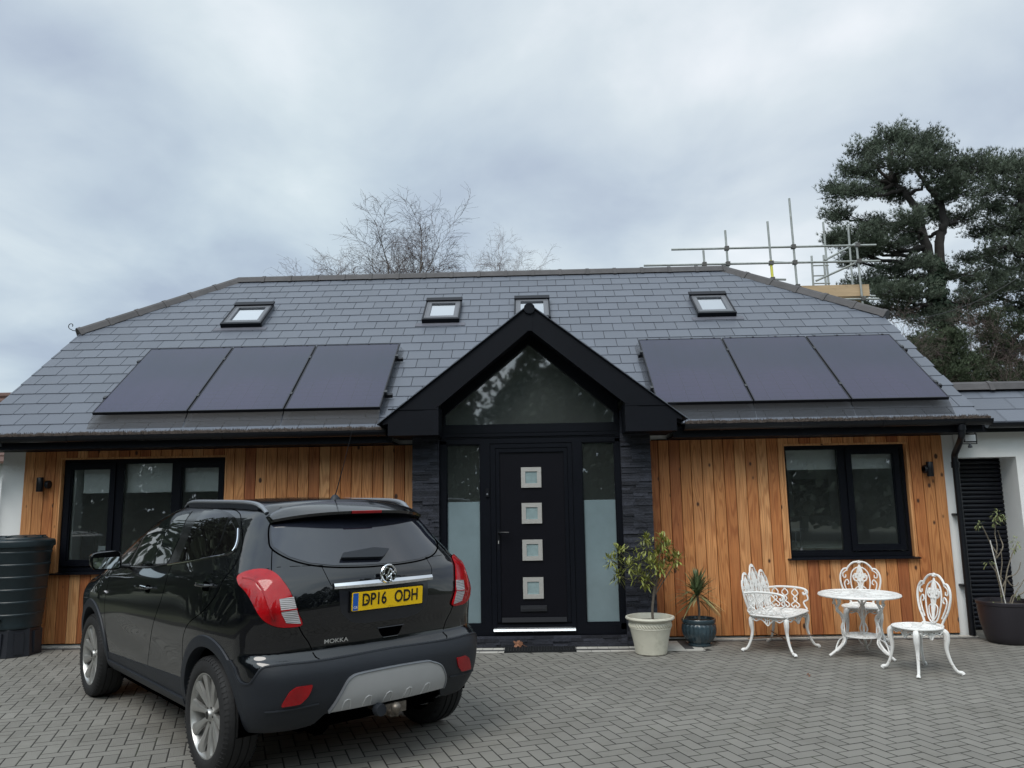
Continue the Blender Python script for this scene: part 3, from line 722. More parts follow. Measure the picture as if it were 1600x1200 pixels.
# raking members of the gable light
for sgn in (-1, 1):
    x1 = 1.01 if sgn < 0 else .955
    g.prism([(0 - .02, 3.435), (sgn * x1, 2.605), (sgn * (x1 + .05), 2.605), (sgn * (x1 + .05), 2.74), (-.02, 3.60)], 'y', FY, FY + .08)
    g.box(min(sgn * x1, sgn * (x1 + .055)), max(sgn * x1, sgn * (x1 + .055)), FY, FY + .08, 2.48, 2.61)
screen = g.build('glazed_screen', M['black_frame'], H)
g = MB(); yg = FY + .035
g.add([(-1.01, yg, 2.48), (.955, yg, 2.48), (.955, yg, 2.63), (-.02, yg, 3.45), (-1.01, yg, 2.63)], [(0, 1, 2, 3, 4)]); g.build('gable_pane', M['gable_glass'], screen, recalc=False)
for a, b in ((-1.0, -.60), (.565, .955)):
    g = MB(); g.add([(a, yg, 1.60), (b, yg, 1.60), (b, yg, 2.265), (a, yg, 2.265)], [(0, 1, 2, 3)]); g.build('side_pane', M['glass'], screen, recalc=False)
    g = MB(); g.box(a, b, yg, yg + .006, .235, 1.60); g.build('frosted_pane', M['frost'], screen)
# door
g = MB()
g.box(-.49, .46, FY + .015, FY + .07, .235, 2.265)
dr = g.build('front_door', M['door'], H)
g = MB()
for (a, b, c, d, y, t) in ((-.485, -.43, .20, 2.255, FY - .012, .03), (.405, .455, .20, 2.255, FY - .012, .03), (-.43, .405, 2.21, 2.255, FY - .012, .03),
                          (-.425, -.385, .26, 2.205, FY - .004, .03), (.36, .40, .26, 2.205, FY - .004, .03), (-.385, .36, 2.16, 2.205, FY - .004, .03)):
    g.box(a, b, y, y + t, c, d)
g.build('door_frame', M['black_frame'], dr)
for (a, b, c, d) in ((-.134, .097, 1.752, 1.984), (-.134, .096, 1.345, 1.577), (-.134, .094, .932, 1.164), (-.134, .096, .512, .746)):
    g = MB(); t = .048; y0, y1 = FY - .004, FY + .02
    g.box(a, b, y0, y1, c, c + t); g.box(a, b, y0, y1, d - t, d); g.box(a, a + t, y0, y1, c + t, d - t); g.box(b - t, b, y0, y1, c + t, d - t)
    f = g.build('door_light', M['steel'], dr)
    g = MB(); g.box(a + t, b - t, FY + .006, FY + .014, c + t, d - t); g.build('frosted_glass', M['frost_pane'], f)
g = MB(); g.box(-.165, .13, FY - .002, FY + .015, .375, .438); g.box(-.15, .115, FY - .010, FY - .002, .395, .432); g.build('letterbox', M['grey_box_dark'], dr)
g = MB(); g.prism([(FY - .03, .262), (FY + .01, .262), (FY + .01, .31), (FY - .005, .31)], 'x', -.375, .35); g.build('weather_bar', M['black_trim'], dr)
g = MB(); g.prism([(FY - .055, .168), (FY + .0, .168), (FY + .0, .20), (FY - .045, .19)], 'x', -.47, .445); g.build('threshold', M['silver'], dr)
g = MB(); g.box(-.415, -.392, FY - .008, FY + .01, 1.06, 1.29); g.tube([(-.403, FY, 1.25), (-.403, FY - .05, 1.25), (-.385, FY - .06, 1.25), (-.28, FY - .058, 1.25)], .010, 8); g.build('handle', M['black_plastic'], dr, True)
g = MB(); g.box(-.408, -.399, FY - .011, FY - .007, 1.125, 1.16); g.build('keyhole', M['steel'], dr)
g = MB(); g.box(-.545, -.505, FY - .02, FY, 1.655, 1.75); dbl = g.build('doorbell', M['black_plastic'], H)
g = MB(); g.lathe([(0, 0), (.011, 0), (.011, -.004), (0, -.004)], 14, (-.525, FY - .020, 1.685), 'y'); g.build('button', M['grey_box'], dbl)

# ---------------- eaves: fascia, soffit, gutter with brush
for a, b in ((XL + .05, -1.605), (1.605, XR - .04)):
    g = MB(); g.box(a, b, -.445, -.425, 2.285, 2.415); g.box(a, b, -.425, .03, 2.29, 2.302); g.build('fascia', M['black_trim'], H)
gutter_spans = ((XL - .02, -1.66), (1.72, XR + .012))
guts = []
for a, b in gutter_spans:
    g = MB(); n = 9; ring_o = []; ring_i = []
    yc, zc, r_ = -.51, 2.425, .062
    for k in range(n + 1):
        t_ = PI + PI * k / n; ring_o.append((yc + r_ * math.cos(t_), zc + r_ * math.sin(t_) * 1.1)); ring_i.append((yc + (r_ - .004) * math.cos(t_), zc + (r_ - .004) * math.sin(t_) * 1.1))
    g.prism(ring_o + ring_i[::-1], 'x', a, b)
    for xx in (a - .004, b): g.prism([(yc + .068 * math.cos(PI + PI * k / n), zc + .002 + .074 * math.sin(PI + PI * k / n)) for k in range(n + 1)], 'x', xx, xx + .006)
    x = a + .4
    while x < b:       # union brackets
        g.prism([(yc + (r_ + .005) * math.cos(PI + PI * k / n), zc + (r_ + .005) * 1.1 * math.sin(PI + PI * k / n)) for k in range(n + 1)] + [(yc + r_ * math.cos(PI + PI * (n - k) / n), zc + r_ * 1.1 * math.sin(PI + PI * (n - k) / n)) for k in range(n + 1)], 'x', x, x + .03)
        x += .9
    guts.append(g.build('gutter', M['black_plastic'], H))
rnd = random.Random(77)
for (a, b), gut in zip(gutter_spans, guts):
    g = MB(); x = a + .01
    while x < b - .01:
        for k in range(7):
            an = rnd.uniform(-.3, PI + .3); l = rnd.uniform(.028, .058); xx = x + rnd.uniform(-.006, .006); w = .0018
            p = Vector((xx, -.51, 2.425)); q = Vector((xx + rnd.uniform(-.012, .012), -.51 + l * math.cos(an), 2.428 + l * math.sin(an)))
            g.add([p + Vector((-w, 0, 0)), p + Vector((w, 0, 0)), q + Vector((w * .6, 0, 0)), q + Vector((-w * .6, 0, 0))], [(0, 1, 2, 3)], rnd.random())
        x += .006
    g.tube([(a + .01 + (b - a - .02) * k / 160, -.51 + rnd.uniform(-.004, .004), 2.428 + rnd.uniform(-.006, .008)) for k in range(161)], [rnd.uniform(.030, .042) for k in range(161)], 8)
    gb = g.build('gutter_brush', M['bristle'], gut, recalc=False)
# downpipes
def downpipe(x, y=-.07, ztop=2.36):
    g = MB(); xo = x - .13
    g.tube(catmull([(xo, -.51, 2.375), (xo, -.51, 2.30), (xo + .01, -.47, 2.22), (x - .03, -.20, 2.12), (x, y, 2.04), (x, y, 1.90)], 5) + [Vector((x, y, .02))], .036, 12)
    for z in (1.35, .55): g.box(x - .05, x + .05, y - .0, .03, z, z + .025)
    g.lathe([(.042, 0), (.046, .0), (.046, .07), (.042, .07)], 14, (x, y, 1.90)); g.lathe([(.042, 0), (.046, .0), (.046, .06), (.042, .06)], 14, (xo, -.51, 2.30))
    g.build('downpipe', M['black_plastic'], H, True)
downpipe(4.93); downpipe(-6.52)
g = MB(); g.box(-6.265, -6.15, -.47, -.44, 2.325, 2.41); g.build('junction_box', M['grey_box'], H)

# ---------------- rooflights
def skylight(x0, x1, s0, s1, label=None):
    m4 = Matrix(((1, 0, 0, 0), (0, C38, -S38, 0), (0, S38, C38, Z0), (0, 0, 0, 1)))
    g = MB(); t = .085; tb = .105; tt = .13; hh = .075
    g.box(x0, x0 + t, s0, s1, .0, hh, M4=m4); g.box(x1 - t, x1, s0, s1, .0, hh, M4=m4); g.box(x0 + t, x1 - t, s0, s0 + tb, .0, hh, M4=m4); g.box(x0 + t, x1 - t, s1 - tt, s1, .0, hh, M4=m4)
    for a_ in (x0 + .028, x1 - .034): g.box(a_, a_ + .006, s0 + .02, s1 - .05, hh, hh + .005, M4=m4)
    fr = g.build('rooflight', M['flash_frame'], H)
    g = MB(); g.box(x0 - .012, x1 + .012, s1 - .075, s1 + .03, hh + .001, hh + .026, M4=m4); g.box(x0 - .010, x1 + .010, s0 - .034, s0 + .018, .012, hh + .010, M4=m4)
    for a, b in ((x0 - .010, x0 + .012), (x1 - .012, x1 + .010)): g.box(a, b, s0, s1 - .04, hh - .02, hh + .008, M4=m4)
    g.build('cover', M['black_frame'], fr)
    g = MB(); g.add([m4 @ Vector(p) for p in ((x0 + t, s0 + tb, hh - .022), (x1 - t, s0 + tb, hh - .022), (x1 - t, s1 - tt, hh - .022), (x0 + t, s1 - tt, hh - .022))], [(0, 1, 2, 3)]); g.build('pane', M['roof_glass'], fr, recalc=False)
    g = MB(); g.box(x0 + t, x1 - t, s0 + tb, s1 - tt - .03, .012, .02, M4=m4); g.build('blind', M['blind_grey'], fr)
    g = MB(); g.box(x0 - .10, x1 + .10, s0 - .13, s0 - .03, .016, .019, M4=m4)
    g.build('flashing', M['flash_lead'], fr)
M['flash_frame'] = mat('rooflight_frame', (.135, .14, .155), .45, .2); M['blind_grey'] = mat('rooflight_blind', (.42, .44, .47), .8)
for x0, x1 in ((-4.55, -3.965), (-1.57, -1.04), (-.215, .30), (2.455, 2.995)):
    skylight(x0, x1, 1.79 / C38 + .02, 2.34 / C38 + .02)

# ---------------- garage extension, right
G = thing('garage', 'white rendered garage with black roller shutter and low slate roof', 'garage', (5.6, 0, 0))
g = MB()
g.box(4.985, 5.0, .05, .36, 0, 2.02); g.box(5.675, 7.6, .0, .36, 0, 2.02); g.box(4.985, 7.6, .0, .36, 2.02, 2.33); g.box(5.0, 7.6, 2.2, 2.4, 0, 2.33); g.box(7.4, 7.6, .36, 2.2, 0, 2.33); g.box(4.99, 5.0, .36, 2.2, 0, 2.3)
g.build('wall', M['render_white'], G)
g = MB(); z = .02
while z < 2.0:
    zt = min(z + .052, 2.02); pr = [(.345, z), (.325, z + .007), (.319, (z + zt) / 2), (.325, zt - .009), (.34, zt - .002), (.36, zt), (.36, z)]
    g.prism(pr, 'x', 5.0, 5.675); z += .052
g.build('roller_shutter', M['shutter'], G)
g = MB(); rnd = random.Random(8); 
z_e, y_e = 2.415, -.16; nC = 3; expo = .262
for k in range(nC):
    y0 = y_e + k * expo * C38; y1 = y0 + expo * C38; z0 = z_e + k * expo * S38; z1 = z0 + expo * S38
    x = 5.02 - (k % 2) * .25
    while x < 7.7:
        a, b = max(x + .003, 5.0), x + .497
        g.add([(a, y0, z0 + .014), (b, y0, z0 + .014), (b, y1, z1 + .004), (a, y1, z1 + .004), (a, y0, z0), (b, y0, z0)], [(0, 1, 2, 3), (4, 5, 1, 0)], rnd.random()); x += .5
yr, zr = y_e + nC * expo * C38, z_e + nC * expo * S38
g.add([(5.0, yr, zr), (7.7, yr, zr), (7.7, 2.5, z_e), (5.0, 2.5, z_e)], [(0, 1, 2, 3)]); g.add([(5.0, y_e, z_e - .004), (7.7, y_e, z_e - .004), (7.7, yr, zr - .004), (5.0, yr, zr - .004)], [(0, 1, 2, 3)])
gr_ = g.build('roof', M['slate'], G, recalc=False)
g = MB(); rnd = random.Random(2); capline((5.2, yr, zr + .03), (7.7, yr, zr + .03)); g.build('ridge_tiles', M['ridge'], gr_)
g = MB(); yc, zc, r_ = -.225, 2.40, .055
g.prism([(yc + r_ * math.cos(PI + PI * k / 9), zc + r_ * 1.1 * math.sin(PI + PI * k / 9)) for k in range(10)] + [(yc + (r_ - .004) * math.cos(2 * PI - PI * k / 9), zc + (r_ - .004) * 1.1 * math.sin(2 * PI - PI * k / 9)) for k in range(10)], 'x', 5.25, 7.7)
g.box(5.0, 7.65, -.165, -.145, 2.30, 2.41); g.box(5.0, 7.65, -.145, .0, 2.325, 2.335); g.build('gutter', M['black_plastic'], G)
# ------------------------------------------------------------------ solar panels
def slope_m(h=0): return Matrix(((1, 0, 0, 0), (0, C38, -S38, -h * S38), (0, S38, C38, Z0 + h * C38), (0, 0, 0, 1)))
def solar(x0, x1, s0, s1, label, first, last):
    c = RP((x0 + x1) / 2, (s0 + s1) / 2, .10)
    t = thing('solar_panel', label, 'solar panel', c, 0, 'black solar panels on the front roof slope')
    m4 = slope_m(.085); g = MB(); w = .012
    g.box(x0, x1, s0, s0 + w, 0, .035, M4=m4); g.box(x0, x1, s1 - w, s1, 0, .035, M4=m4); g.box(x0, x0 + w, s0 + w, s1 - w, 0, .035, M4=m4); g.box(x1 - w, x1, s0 + w, s1 - w, 0, .035, M4=m4)
    g.build('frame', M['solar_frame'], t)
    g = MB(); g.box(x0 + w, x1 - w, s0 + w, s1 - w, .004, .032, M4=m4); g.build('cells', M['solar'], t)
    g = MB()
    for sc in (s0 + .36, s1 - .36): g.box(x0 + (-.05 if first else 0), x1 + (.09 if last else .03), sc - .02, sc + .02, -.045, -.002, M4=m4)
    g.build('rail', M['solar_frame'], t)
    g = MB()
    for sc in (s0 + .36, s1 - .36):
        if first: g.box(x0 - .03, x0 + .008, sc - .025, sc + .025, -.002, .042, M4=m4)
        g.box(x1 - .008, x1 + (.03 if last else .02), sc - .025, sc + .025, -.002, .042, M4=m4)
    for k in range(4): g.box(x0 + .1 + k * .3, x0 + .125 + k * .3, s1 - .008, s1 + .014, -.03, .040, M4=m4)
    g.build('clamp', M['galv_dark'], t)
    # bird guard mesh hanging to the slates, wires denser to imitate shadow there too
    g = MB(); x = x0; 
    while x < x1:
        a = m4 @ Vector((x, s0, 0)); b = m4 @ Vector((x, s0 - .19, -.072)); w_ = .0026
        g.add([a - Vector((w_, 0, 0)), a + Vector((w_, 0, 0)), b + Vector((w_, 0, 0)), b - Vector((w_, 0, 0))], [(0, 1, 2, 3)]); x += .0125
    for k in range(11):
        u = k / 10; a = m4 @ Vector((x0, s0 - .19 * u, -.072 * u)); b = m4 @ Vector((x1, s0 - .19 * u, -.072 * u)); q = Vector((0, .0020, .0012))
        g.add([a - q, a + q, b + q, b - q], [(0, 1, 2, 3)])
    for xx in ((x0,) if first else ()) + ((x1,) if last else ()):
        s = s0
        while s < s1:
            a = m4 @ Vector((xx, s, 0)); b = m4 @ Vector((xx + (.05 if last else -.05), s, -.075)); q = Vector((0, .001, .001)); g.add([a - q, a + q, b + q, b - q], [(0, 1, 2, 3)]); s += .0125
    g.build('bird_guard', M['wire'], t, recalc=False)
M['galv_dark'] = mat('dark_clamp', (.06, .062, .066), .4, .6)
s0, s1 = -.265, 1.405
lab = {0: 'solar panel at the outer left end of the left roof array', 1: 'middle solar panel of the left roof array', 2: 'solar panel of the left roof array nearest the porch gable',
       3: 'solar panel of the right roof array nearest the porch gable', 4: 'middle solar panel of the right roof array', 5: 'solar panel at the outer right end of the right roof array'}
for k in range(3): solar(-5.212 + k * 1.150, -5.212 + k * 1.150 + 1.134, s0, s1, lab[k], k == 0, k == 2)
for k in range(3): solar(1.465 + k * 1.121, 1.465 + k * 1.121 + 1.106, s0 - .03, s1 - .04, lab[k + 3], k == 0, k == 2)

# ------------------------------------------------------------------ wall lights, floodlight
def wall_light(x, label, d):
    t = thing('wall_light', label, 'wall light', (x, 0, 1.88), 0, 'black wall lights on the timber cladding')
    g = MB(); g.lathe([(0, 0), (.045, 0), (.048, .004), (.048, .038), (.044, .042), (0, .042)], 20, (x + d * .03, -.045, 1.89), 'x'); 
    g.box(x + d * .03 + .0, x + d * .03 + .03, -.09, -.004, 1.87, 1.91); g.build('bracket', M['black_plastic'], t, True)
    g = MB(); g.lathe([(0, -.085), (.036, -.085), (.038, -.082), (.038, .082), (.036, .085), (0, .085)], 18, (x - d * .03, -.075, 1.89)); g.build('lamp_body', M['black_plastic'], t, True)
wall_light(-5.88, 'black cylinder wall light on the cladding left of the three-light window', 1)
wall_light(4.60, 'black cylinder wall light on the cladding right of the two-light window', -1)
t = thing('security_light', 'small black floodlight with motion sensor under the roof corner', 'floodlight', (5.06, -.14, 2.2))
g = MB(); g.box(4.985, 5.135, -.20, -.165, 2.185, 2.285); g.tube([(4.975, -.15, 2.33), (4.975, -.17, 2.17), (5.145, -.17, 2.17), (5.145, -.15, 2.33)], .007, 6); g.box(4.97, 5.15, -.17, -.13, 2.325, 2.34); g.build('housing', M['black_plastic'], t)
g = MB(); g.box(5.0, 5.12, -.204, -.200, 2.198, 2.272); g.build('lens', M['plate_white'], t)
g = MB(); g.lathe([(0, 0), (.022, .004), (.024, .02), (.014, .034), (.012, .05)], 14, (5.06, -.18, 2.12)); g.build('sensor', M['grey_box'], t, True)

# ------------------------------------------------------------------ door mat + leaf
g = MB(); x0, x1, y0, y1 = -.345, .43, -.675, -.405
g.box(x0, x1, y0, y1, .001, .010)
for k in range(26): x = x0 + .012 + k * (x1 - x0 - .024) / 25; g.box(x - .005, x + .005, y0 + .01, y1 - .01, .010, .019)
for k in range(9): y = y0 + .014 + k * (y1 - y0 - .028) / 8; g.box(x0 + .008, x1 - .008, y - .004, y + .004, .010, .0165)
tag(g.build('door_mat', M['rubber']), 'black ribbed rubber mat in front of the door step', 'door mat')
def leaf(loc, rz, size, label, tilt=.3):
    g = MB(); pts = []
    for k in range(40):
        a = 2 * PI * k / 40; r_ = size * (.55 + .45 * abs(math.cos(2.5 * a)) ** .8) * (1 if k % 2 else .88); pts.append((r_ * math.cos(a), r_ * math.sin(a) * .8, .012 * math.sin(3 * a) + tilt * r_ * math.sin(a)))
    n = len(pts); g.add([(0, 0, .004)] + pts, [(0, i + 1, (i + 1) % n + 1) for i in range(n)]); g.tube([(0, 0, .004), (size * .7, -size * .5, .01), (size * 1.3, -size * 1.0, .004)], .0016, 5)
    o = g.build('dead_leaf', M['dead_leaf'], recalc=False); o.location = loc; o.rotation_euler = (R(30), 0, rz); return tag(o, label, 'leaf')
leaf((-.20, -.415, .045), .4, .062, 'curled brown oak leaf against the stone step')
leaf((2.45, -1.9, .012), 1.2, .022, 'tiny brown leaf lying on the paving in front of the white bench')

# ------------------------------------------------------------------ cast white garden furniture
def curl(g, pts, r=.008, n=5, sub=5, flat=1.): g.tube(catmull(pts, sub), r, n, flat=flat)
def spiral(c, r0, r1, a0, turns, n=16, plane='xz', y=0.):
    out = []
    for k in range(n + 1):
        u = k / n; a = a0 + turns * 2 * PI * u; r_ = r0 + (r1 - r0) * u; out.append((c[0] + r_ * math.cos(a), y, c[1] + r_ * math.sin(a)))
    return out
def pierced_disc(rx, ry, z, th=.010, rings=7, seg=36, seed=1, sq=2.0, skip=.34):
    """cast plate with pierced pattern: polar lattice with openings"""
    g = MB(); rnd = random.Random(seed); vs = {}
    def P(i, j, zz):
        u = i / rings; a = 2 * PI * j / seg + (.5 * PI / seg if i % 2 else 0)
        c, s_ = math.cos(a), math.sin(a); k = (abs(c) ** sq + abs(s_) ** sq) ** (-1 / sq)
        return (rx * u * c * k, ry * u * s_ * k, zz)
    def hole(i, j):
        if i in (0, rings - 1): return False
        if i % 2 == 1: return j % 3 == 0
        return (j + i) % 3 == 1
    for i in range(rings):
        for j in range(seg):
            a, b, c, d = [Vector(P(*q)) for q in ((i, j, z), (i + 1, j, z), (i + 1, j + 1, z), (i, j + 1, z))]
            if hole(i, j):
                m = (a + b + c + d) / 4; q = [p.lerp(m, .42) for p in (a, b, c, d)]; o = [a, b, c, d]
                dz = Vector((0, 0, -th))
                for k in range(4):
                    k2 = (k + 1) % 4
                    g.add([o[k], o[k2], q[k2], q[k]], [(0, 1, 2, 3)]); g.add([q[k], q[k2], q[k2] + dz, q[k] + dz], [(0, 1, 2, 3)])
                    g.add([o[k] + dz, o[k2] + dz, q[k2] + dz, q[k] + dz], [(3, 2, 1, 0)])
            else:
                dz = Vector((0, 0, -th)); g.add([a, b, c, d], [(0, 1, 2, 3)]); g.add([a + dz, b + dz, c + dz, d + dz], [(3, 2, 1, 0)])
    rim = [P(rings, j, z - th * .4) for j in range(seg)]
    g.tube(rim, th * .85, 8, closed=True)
    # raised scroll work
    for j in range(8):
        a = 2 * PI * j / 8
        for sg in (-1, 1):
            pts = []
            for k in range(9):
                u = k / 8; aa = a + sg * .33 * math.sin(u * PI * 1.2); rr_ = .25 + .62 * u; pts.append((rx * rr_ * math.cos(aa), ry * rr_ * math.sin(aa), z + .002))
            g.tube(pts, .0045, 4)
    return g
def cabriole(g, foot, knee, h, r=.017):
    """cast leg: knee out at seat, ankle in, foot out"""
    kx, ky = knee; fx, fy = foot; ox, oy = fx - kx, fy - ky; l = math.hypot(fx, fy) or 1; ux, uy = fx / l, fy / l
    P = [(kx - ux * .045, ky - uy * .045, h), (kx + ux * .012, ky + uy * .012, h - .03), (kx + ux * .02, ky + uy * .02, h - .09), (kx + ox * .1, ky + oy * .1, h * .55), (kx + ox * .32, ky + oy * .32, h * .28), (kx + ox * .68, ky + oy * .68, h * .09), (fx, fy, .022), (fx + ux * .012, fy + uy * .012, .008)]
    pts = catmull(P, 5); n = len(pts); prof = [.020, .028, .026, .017, .013, .0125, .017, .019]
    rad = [np.interp(i / (n - 1) * 7, range(8), prof) * r / .017 for i in range(n)]
    g.tube(pts, list(rad), 8)
def scroll_back(g, w, h0, h1, y0, tilt, cx=0.):
    """three-lobed pierced chair back in a leaning plane; local x across"""
    def P(x, z): return Vector((cx + x, y0 - (z - h0) * tilt, z))
    H_ = h1 - h0
    def pl(pts, r=.008, sub=5): g.tube([P(p[0], h0 + p[1] * H_) for p in [(q.x, q.y) for q in catmull([Vector((a, b, 0)) for a, b in pts], sub)]], r, 6)
    hw = w / 2
    for s_ in (-1, 1):
        pl([(s_ * hw * .46, -.06), (s_ * hw * .60, .08), (s_ * hw * .86, .28), (s_ * hw * 1.0, .52), (s_ * hw * .97, .70), (s_ * hw * .80, .82), (s_ * hw * .60, .83)], .0105)
        pl([(s_ * hw * .66, .80), (s_ * hw * .52, .90), (s_ * hw * .28, .985), (0, 1.0)], .0105)
        # inner oval
        pl([(0, .02), (s_ * hw * .26, .10), (s_ * hw * .42, .32), (s_ * hw * .48, .54), (s_ * hw * .40, .74), (s_ * hw * .2, .84), (0, .87)], .0075)
        # S scroll between oval and outer frame
        pl([(s_ * hw * .52, .13), (s_ * hw * .74, .34), (s_ * hw * .80, .48), (s_ * hw * .66, .56), (s_ * hw * .58, .48), (s_ * hw * .66, .44)], .007)
        pl([(s_ * hw * .60, .80), (s_ * hw * .84, .72), (s_ * hw * .84, .62), (s_ * hw * .72, .62), (s_ * hw * .72, .68)], .0065)
        # central plume
        pl([(0, .08), (s_ * hw * .07, .3), (s_ * hw * .13, .50), (s_ * hw * .30, .56), (s_ * hw * .34, .66), (s_ * hw * .22, .66)], .009)
        pl([(0, .5), (s_ * hw * .14, .62), (s_ * hw * .12, .76), (0, .93)], .008)
        pl([(s_ * hw * .04, .08), (s_ * hw * .22, .20), (s_ * hw * .26, .34), (s_ * hw * .12, .40)], .006)
        g.tube([P(s_ * hw * .2, h0 + .60 * H_), P(s_ * hw * .24, h0 + .72 * H_)], .016, 6); g.tube([P(s_ * hw * .08, h0 + .52 * H_), P(s_ * hw * .1, h0 + .70 * H_)], .018, 6)
    g.tube([P(0, h0 + .05 * H_), P(0, h0 + .45 * H_), P(0, h0 + .78 * H_), P(0, h0 + .92 * H_)], [.010, .014, .020, .006], 6)
    g.tube([P(0, h0 + .96 * H_), P(0, h0 + 1.02 * H_), P(0, h0 + 1.035 * H_)], [.020, .016, .004], 8)
def apron(g, a, b, z, depth):
    """pierced drop apron between two legs"""
    a = Vector(a); b = Vector(b); d = b - a
    def P(u, v): return a + d * u + Vector((0, 0, z - v * depth))
    def pl(p, r=.0065): g.tube([P(q.x, q.y) for q in catmull([Vector((x, y, 0)) for x, y in p], 4)], r, 5)
    pl([(.03, .25), (.15, .55), (.3, .35), (.42, .7), (.5, 1.0), (.58, .7), (.7, .35), (.85, .55), (.97, .25)], .008)
    pl([(.05, .1), (.2, .28), (.35, .12), (.5, .45), (.65, .12), (.8, .28), (.95, .1)], .007)
    for u in (.1, .22, .34, .44, .5, .56, .66, .78, .9): g.tube([P(u, 0), P(u + .01, .3 if abs(u - .5) > .1 else .8)], .0075, 5)
    pl([(0, .02), (.5, .06), (1, .02)], .010)
def make_chair(label, group=None):
    t = thing('garden_chair', label, 'garden chair', (0, 0, 0), 0, group, local=True)
    hs = .405
    pierced_disc(.205, .20, hs, seg=33, seed=3, sq=2.3).build('seat', M['white_paint'], t, True)
    g = MB(); scroll_back(g, .41, hs + .01, .86, -.175, .13); g.tube([(-.13, -.17, hs + .008), (0, -.20, hs + .012), (.13, -.17, hs + .008)], .011, 6); g.build('backrest', M['white_paint'], t, True)
    g = MB(); ring = [(.175 * math.cos(2 * PI * k / 24), .172 * math.sin(2 * PI * k / 24)) for k in range(24)]
    for (a, b) in (((-.165, .135, 0), (.165, .135, 0)), ((-.165, .12, 0), (-.165, -.13, 0)), ((.165, .12, 0), (.165, -.13, 0))): apron(g, a, b, hs - .012, .085)
    g.build('apron', M['white_paint'], t, True)
    for sx in (-1, 1):
        for sy in (1, -1):
            g = MB(); cabriole(g, (sx * .225, sy * (.215 if sy > 0 else .235)), (sx * .155, sy * .145), hs - .012); g.build('leg', M['white_paint'], t, True)
    return t
ch = make_chair('white cast chair behind the round table, facing the drive', 'white cast garden chairs')
ch.location = (3.575, -.44, 0); ch.rotation_euler = (0, 0, R(180 + -22))
c2 = copy_tree(ch); c2.location = (3.515, -1.77, 0); c2.rotation_euler = (0, 0, R(104)); c2['label'] = 'white cast chair turned side-on, nearest the camera right of the table'
# bench
t = thing('garden_bench', 'white cast two seat bench with scrolled arms by the timber wall', 'garden bench', (2.60, -.655, 0), R(-129), None, local=True)
bw, bd, hs = .70, .46, .385; bch = t
g = MB(); pd = pierced_disc(bw / 2, bd / 2, hs, seg=48, seed=5, sq=4.5); pd.build('seat', M['white_paint'], t, True)
g = MB()
for cx_, hh in ((-.215, .79), (0, .86), (.215, .79)): scroll_back(g, .235, hs + .01, hh, -.205, .16, cx_)
g.tube([(-.30, -.20, hs + .01), (.30, -.20, hs + .01)], .011, 6); g.build('backrest', M['white_paint'], t, True)
for sx in (-1, 1):
    g = MB(); x = sx * .325
    g.tube(catmull([(x, -.225, .60), (x, -.1, .615), (x, .06, .615), (x, .17, .60), (x, .195, .565), (x, .16, .545), (x, .15, .57)], 5), .0125, 6)
    g.tube(catmull([(x, .17, .595), (x, .20, .50), (x, .15, .46), (x, .185, .39)], 5), .009, 6)
    for k in range(3):
        y = -.16 + k * .11
        for q in (-1, 1): g.tube(catmull([(x, y, .60), (x, y + q * .035, .55), (x, y - q * .02, .49), (x, y + q * .045, .43), (x, y + q * .02, .40), (x, y + q * .005, .425)], 4), .007, 5)
    g.build('armrest', M['white_paint'], t, True)
g = MB()
for (a, b) in (((-.30, .20, 0), (.30, .20, 0)), ((-.31, .18, 0), (-.31, -.18, 0)), ((.31, .18, 0), (.31, -.18, 0))): apron(g, a, b, hs - .012, .09)
g.build('apron', M['white_paint'], t, True)
for sx in (-1, 1):
    for sy in (1, -1): g = MB(); cabriole(g, (sx * .33, sy * .275), (sx * .275, sy * .175), hs - .012); g.build('leg', M['white_paint'], t, True)
g = MB(); g.tube([(-.30, -.23, .13), (.30, .23, .13)], .006, 6); g.tube([(.30, -.23, .13), (-.30, .23, .13)], .006, 6); g.build('cross_brace', M['rusty'], t, True)
# table
t = thing('garden_table', 'white round cast table with pierced top and small lower shelf', 'garden table', (3.30, -1.05, 0), R(12), None, local=True)
g = pierced_disc(.375, .375, .615, rings=9, seg=48, seed=9, sq=2.0); g.tube([(.385 * math.cos(2 * PI * k / 40), .385 * math.sin(2 * PI * k / 40), .603) for k in range(40)], .011, 6, closed=True); g.build('tabletop', M['white_paint'], t, True)
pierced_disc(.175, .175, .205, th=.008, rings=5, seg=24, sq=2.0).build('shelf', M['white_paint'], t, True)
for k in range(3):
    a = R(-70 + k * 120); ca, sa = math.cos(a), math.sin(a)
    def Q(r_, z, w=0.): return (r_ * ca - w * sa, r_ * sa + w * ca, z)
    g = MB()
    g.tube(catmull([Q(.24, .60), Q(.20, .54), Q(.24, .46), Q(.17, .38), Q(.20, .28), Q(.175, .20), Q(.21, .12), Q(.29, .05), Q(.345, .012)], 5), .013, 7)
    for s_ in (-1, 1):
        g.tube(catmull([Q(.25, .60, s_ * .02), Q(.235, .53, s_ * .045), Q(.235, .47, s_ * .015), Q(.19, .40, s_ * .035), Q(.18, .32, s_ * .012), Q(.19, .24, s_ * .035), Q(.18, .18, s_ * .01)], 5), .0075, 5)
        g.tube(catmull([Q(.18, .19, s_ * .01), Q(.21, .15, s_ * .06), Q(.25, .09, s_ * .045), Q(.27, .055, s_ * .01), Q(.23, .10, s_ * .01)], 5), .0075, 5)
        g.tube(catmull([Q(.30, .59, s_ * .01), Q(.26, .56, s_ * .012), Q(.27, .52, s_ * .012), Q(.25, .53, s_ * .012)], 4), .007, 5)
    g.build('leg', M['white_paint'], t, True)

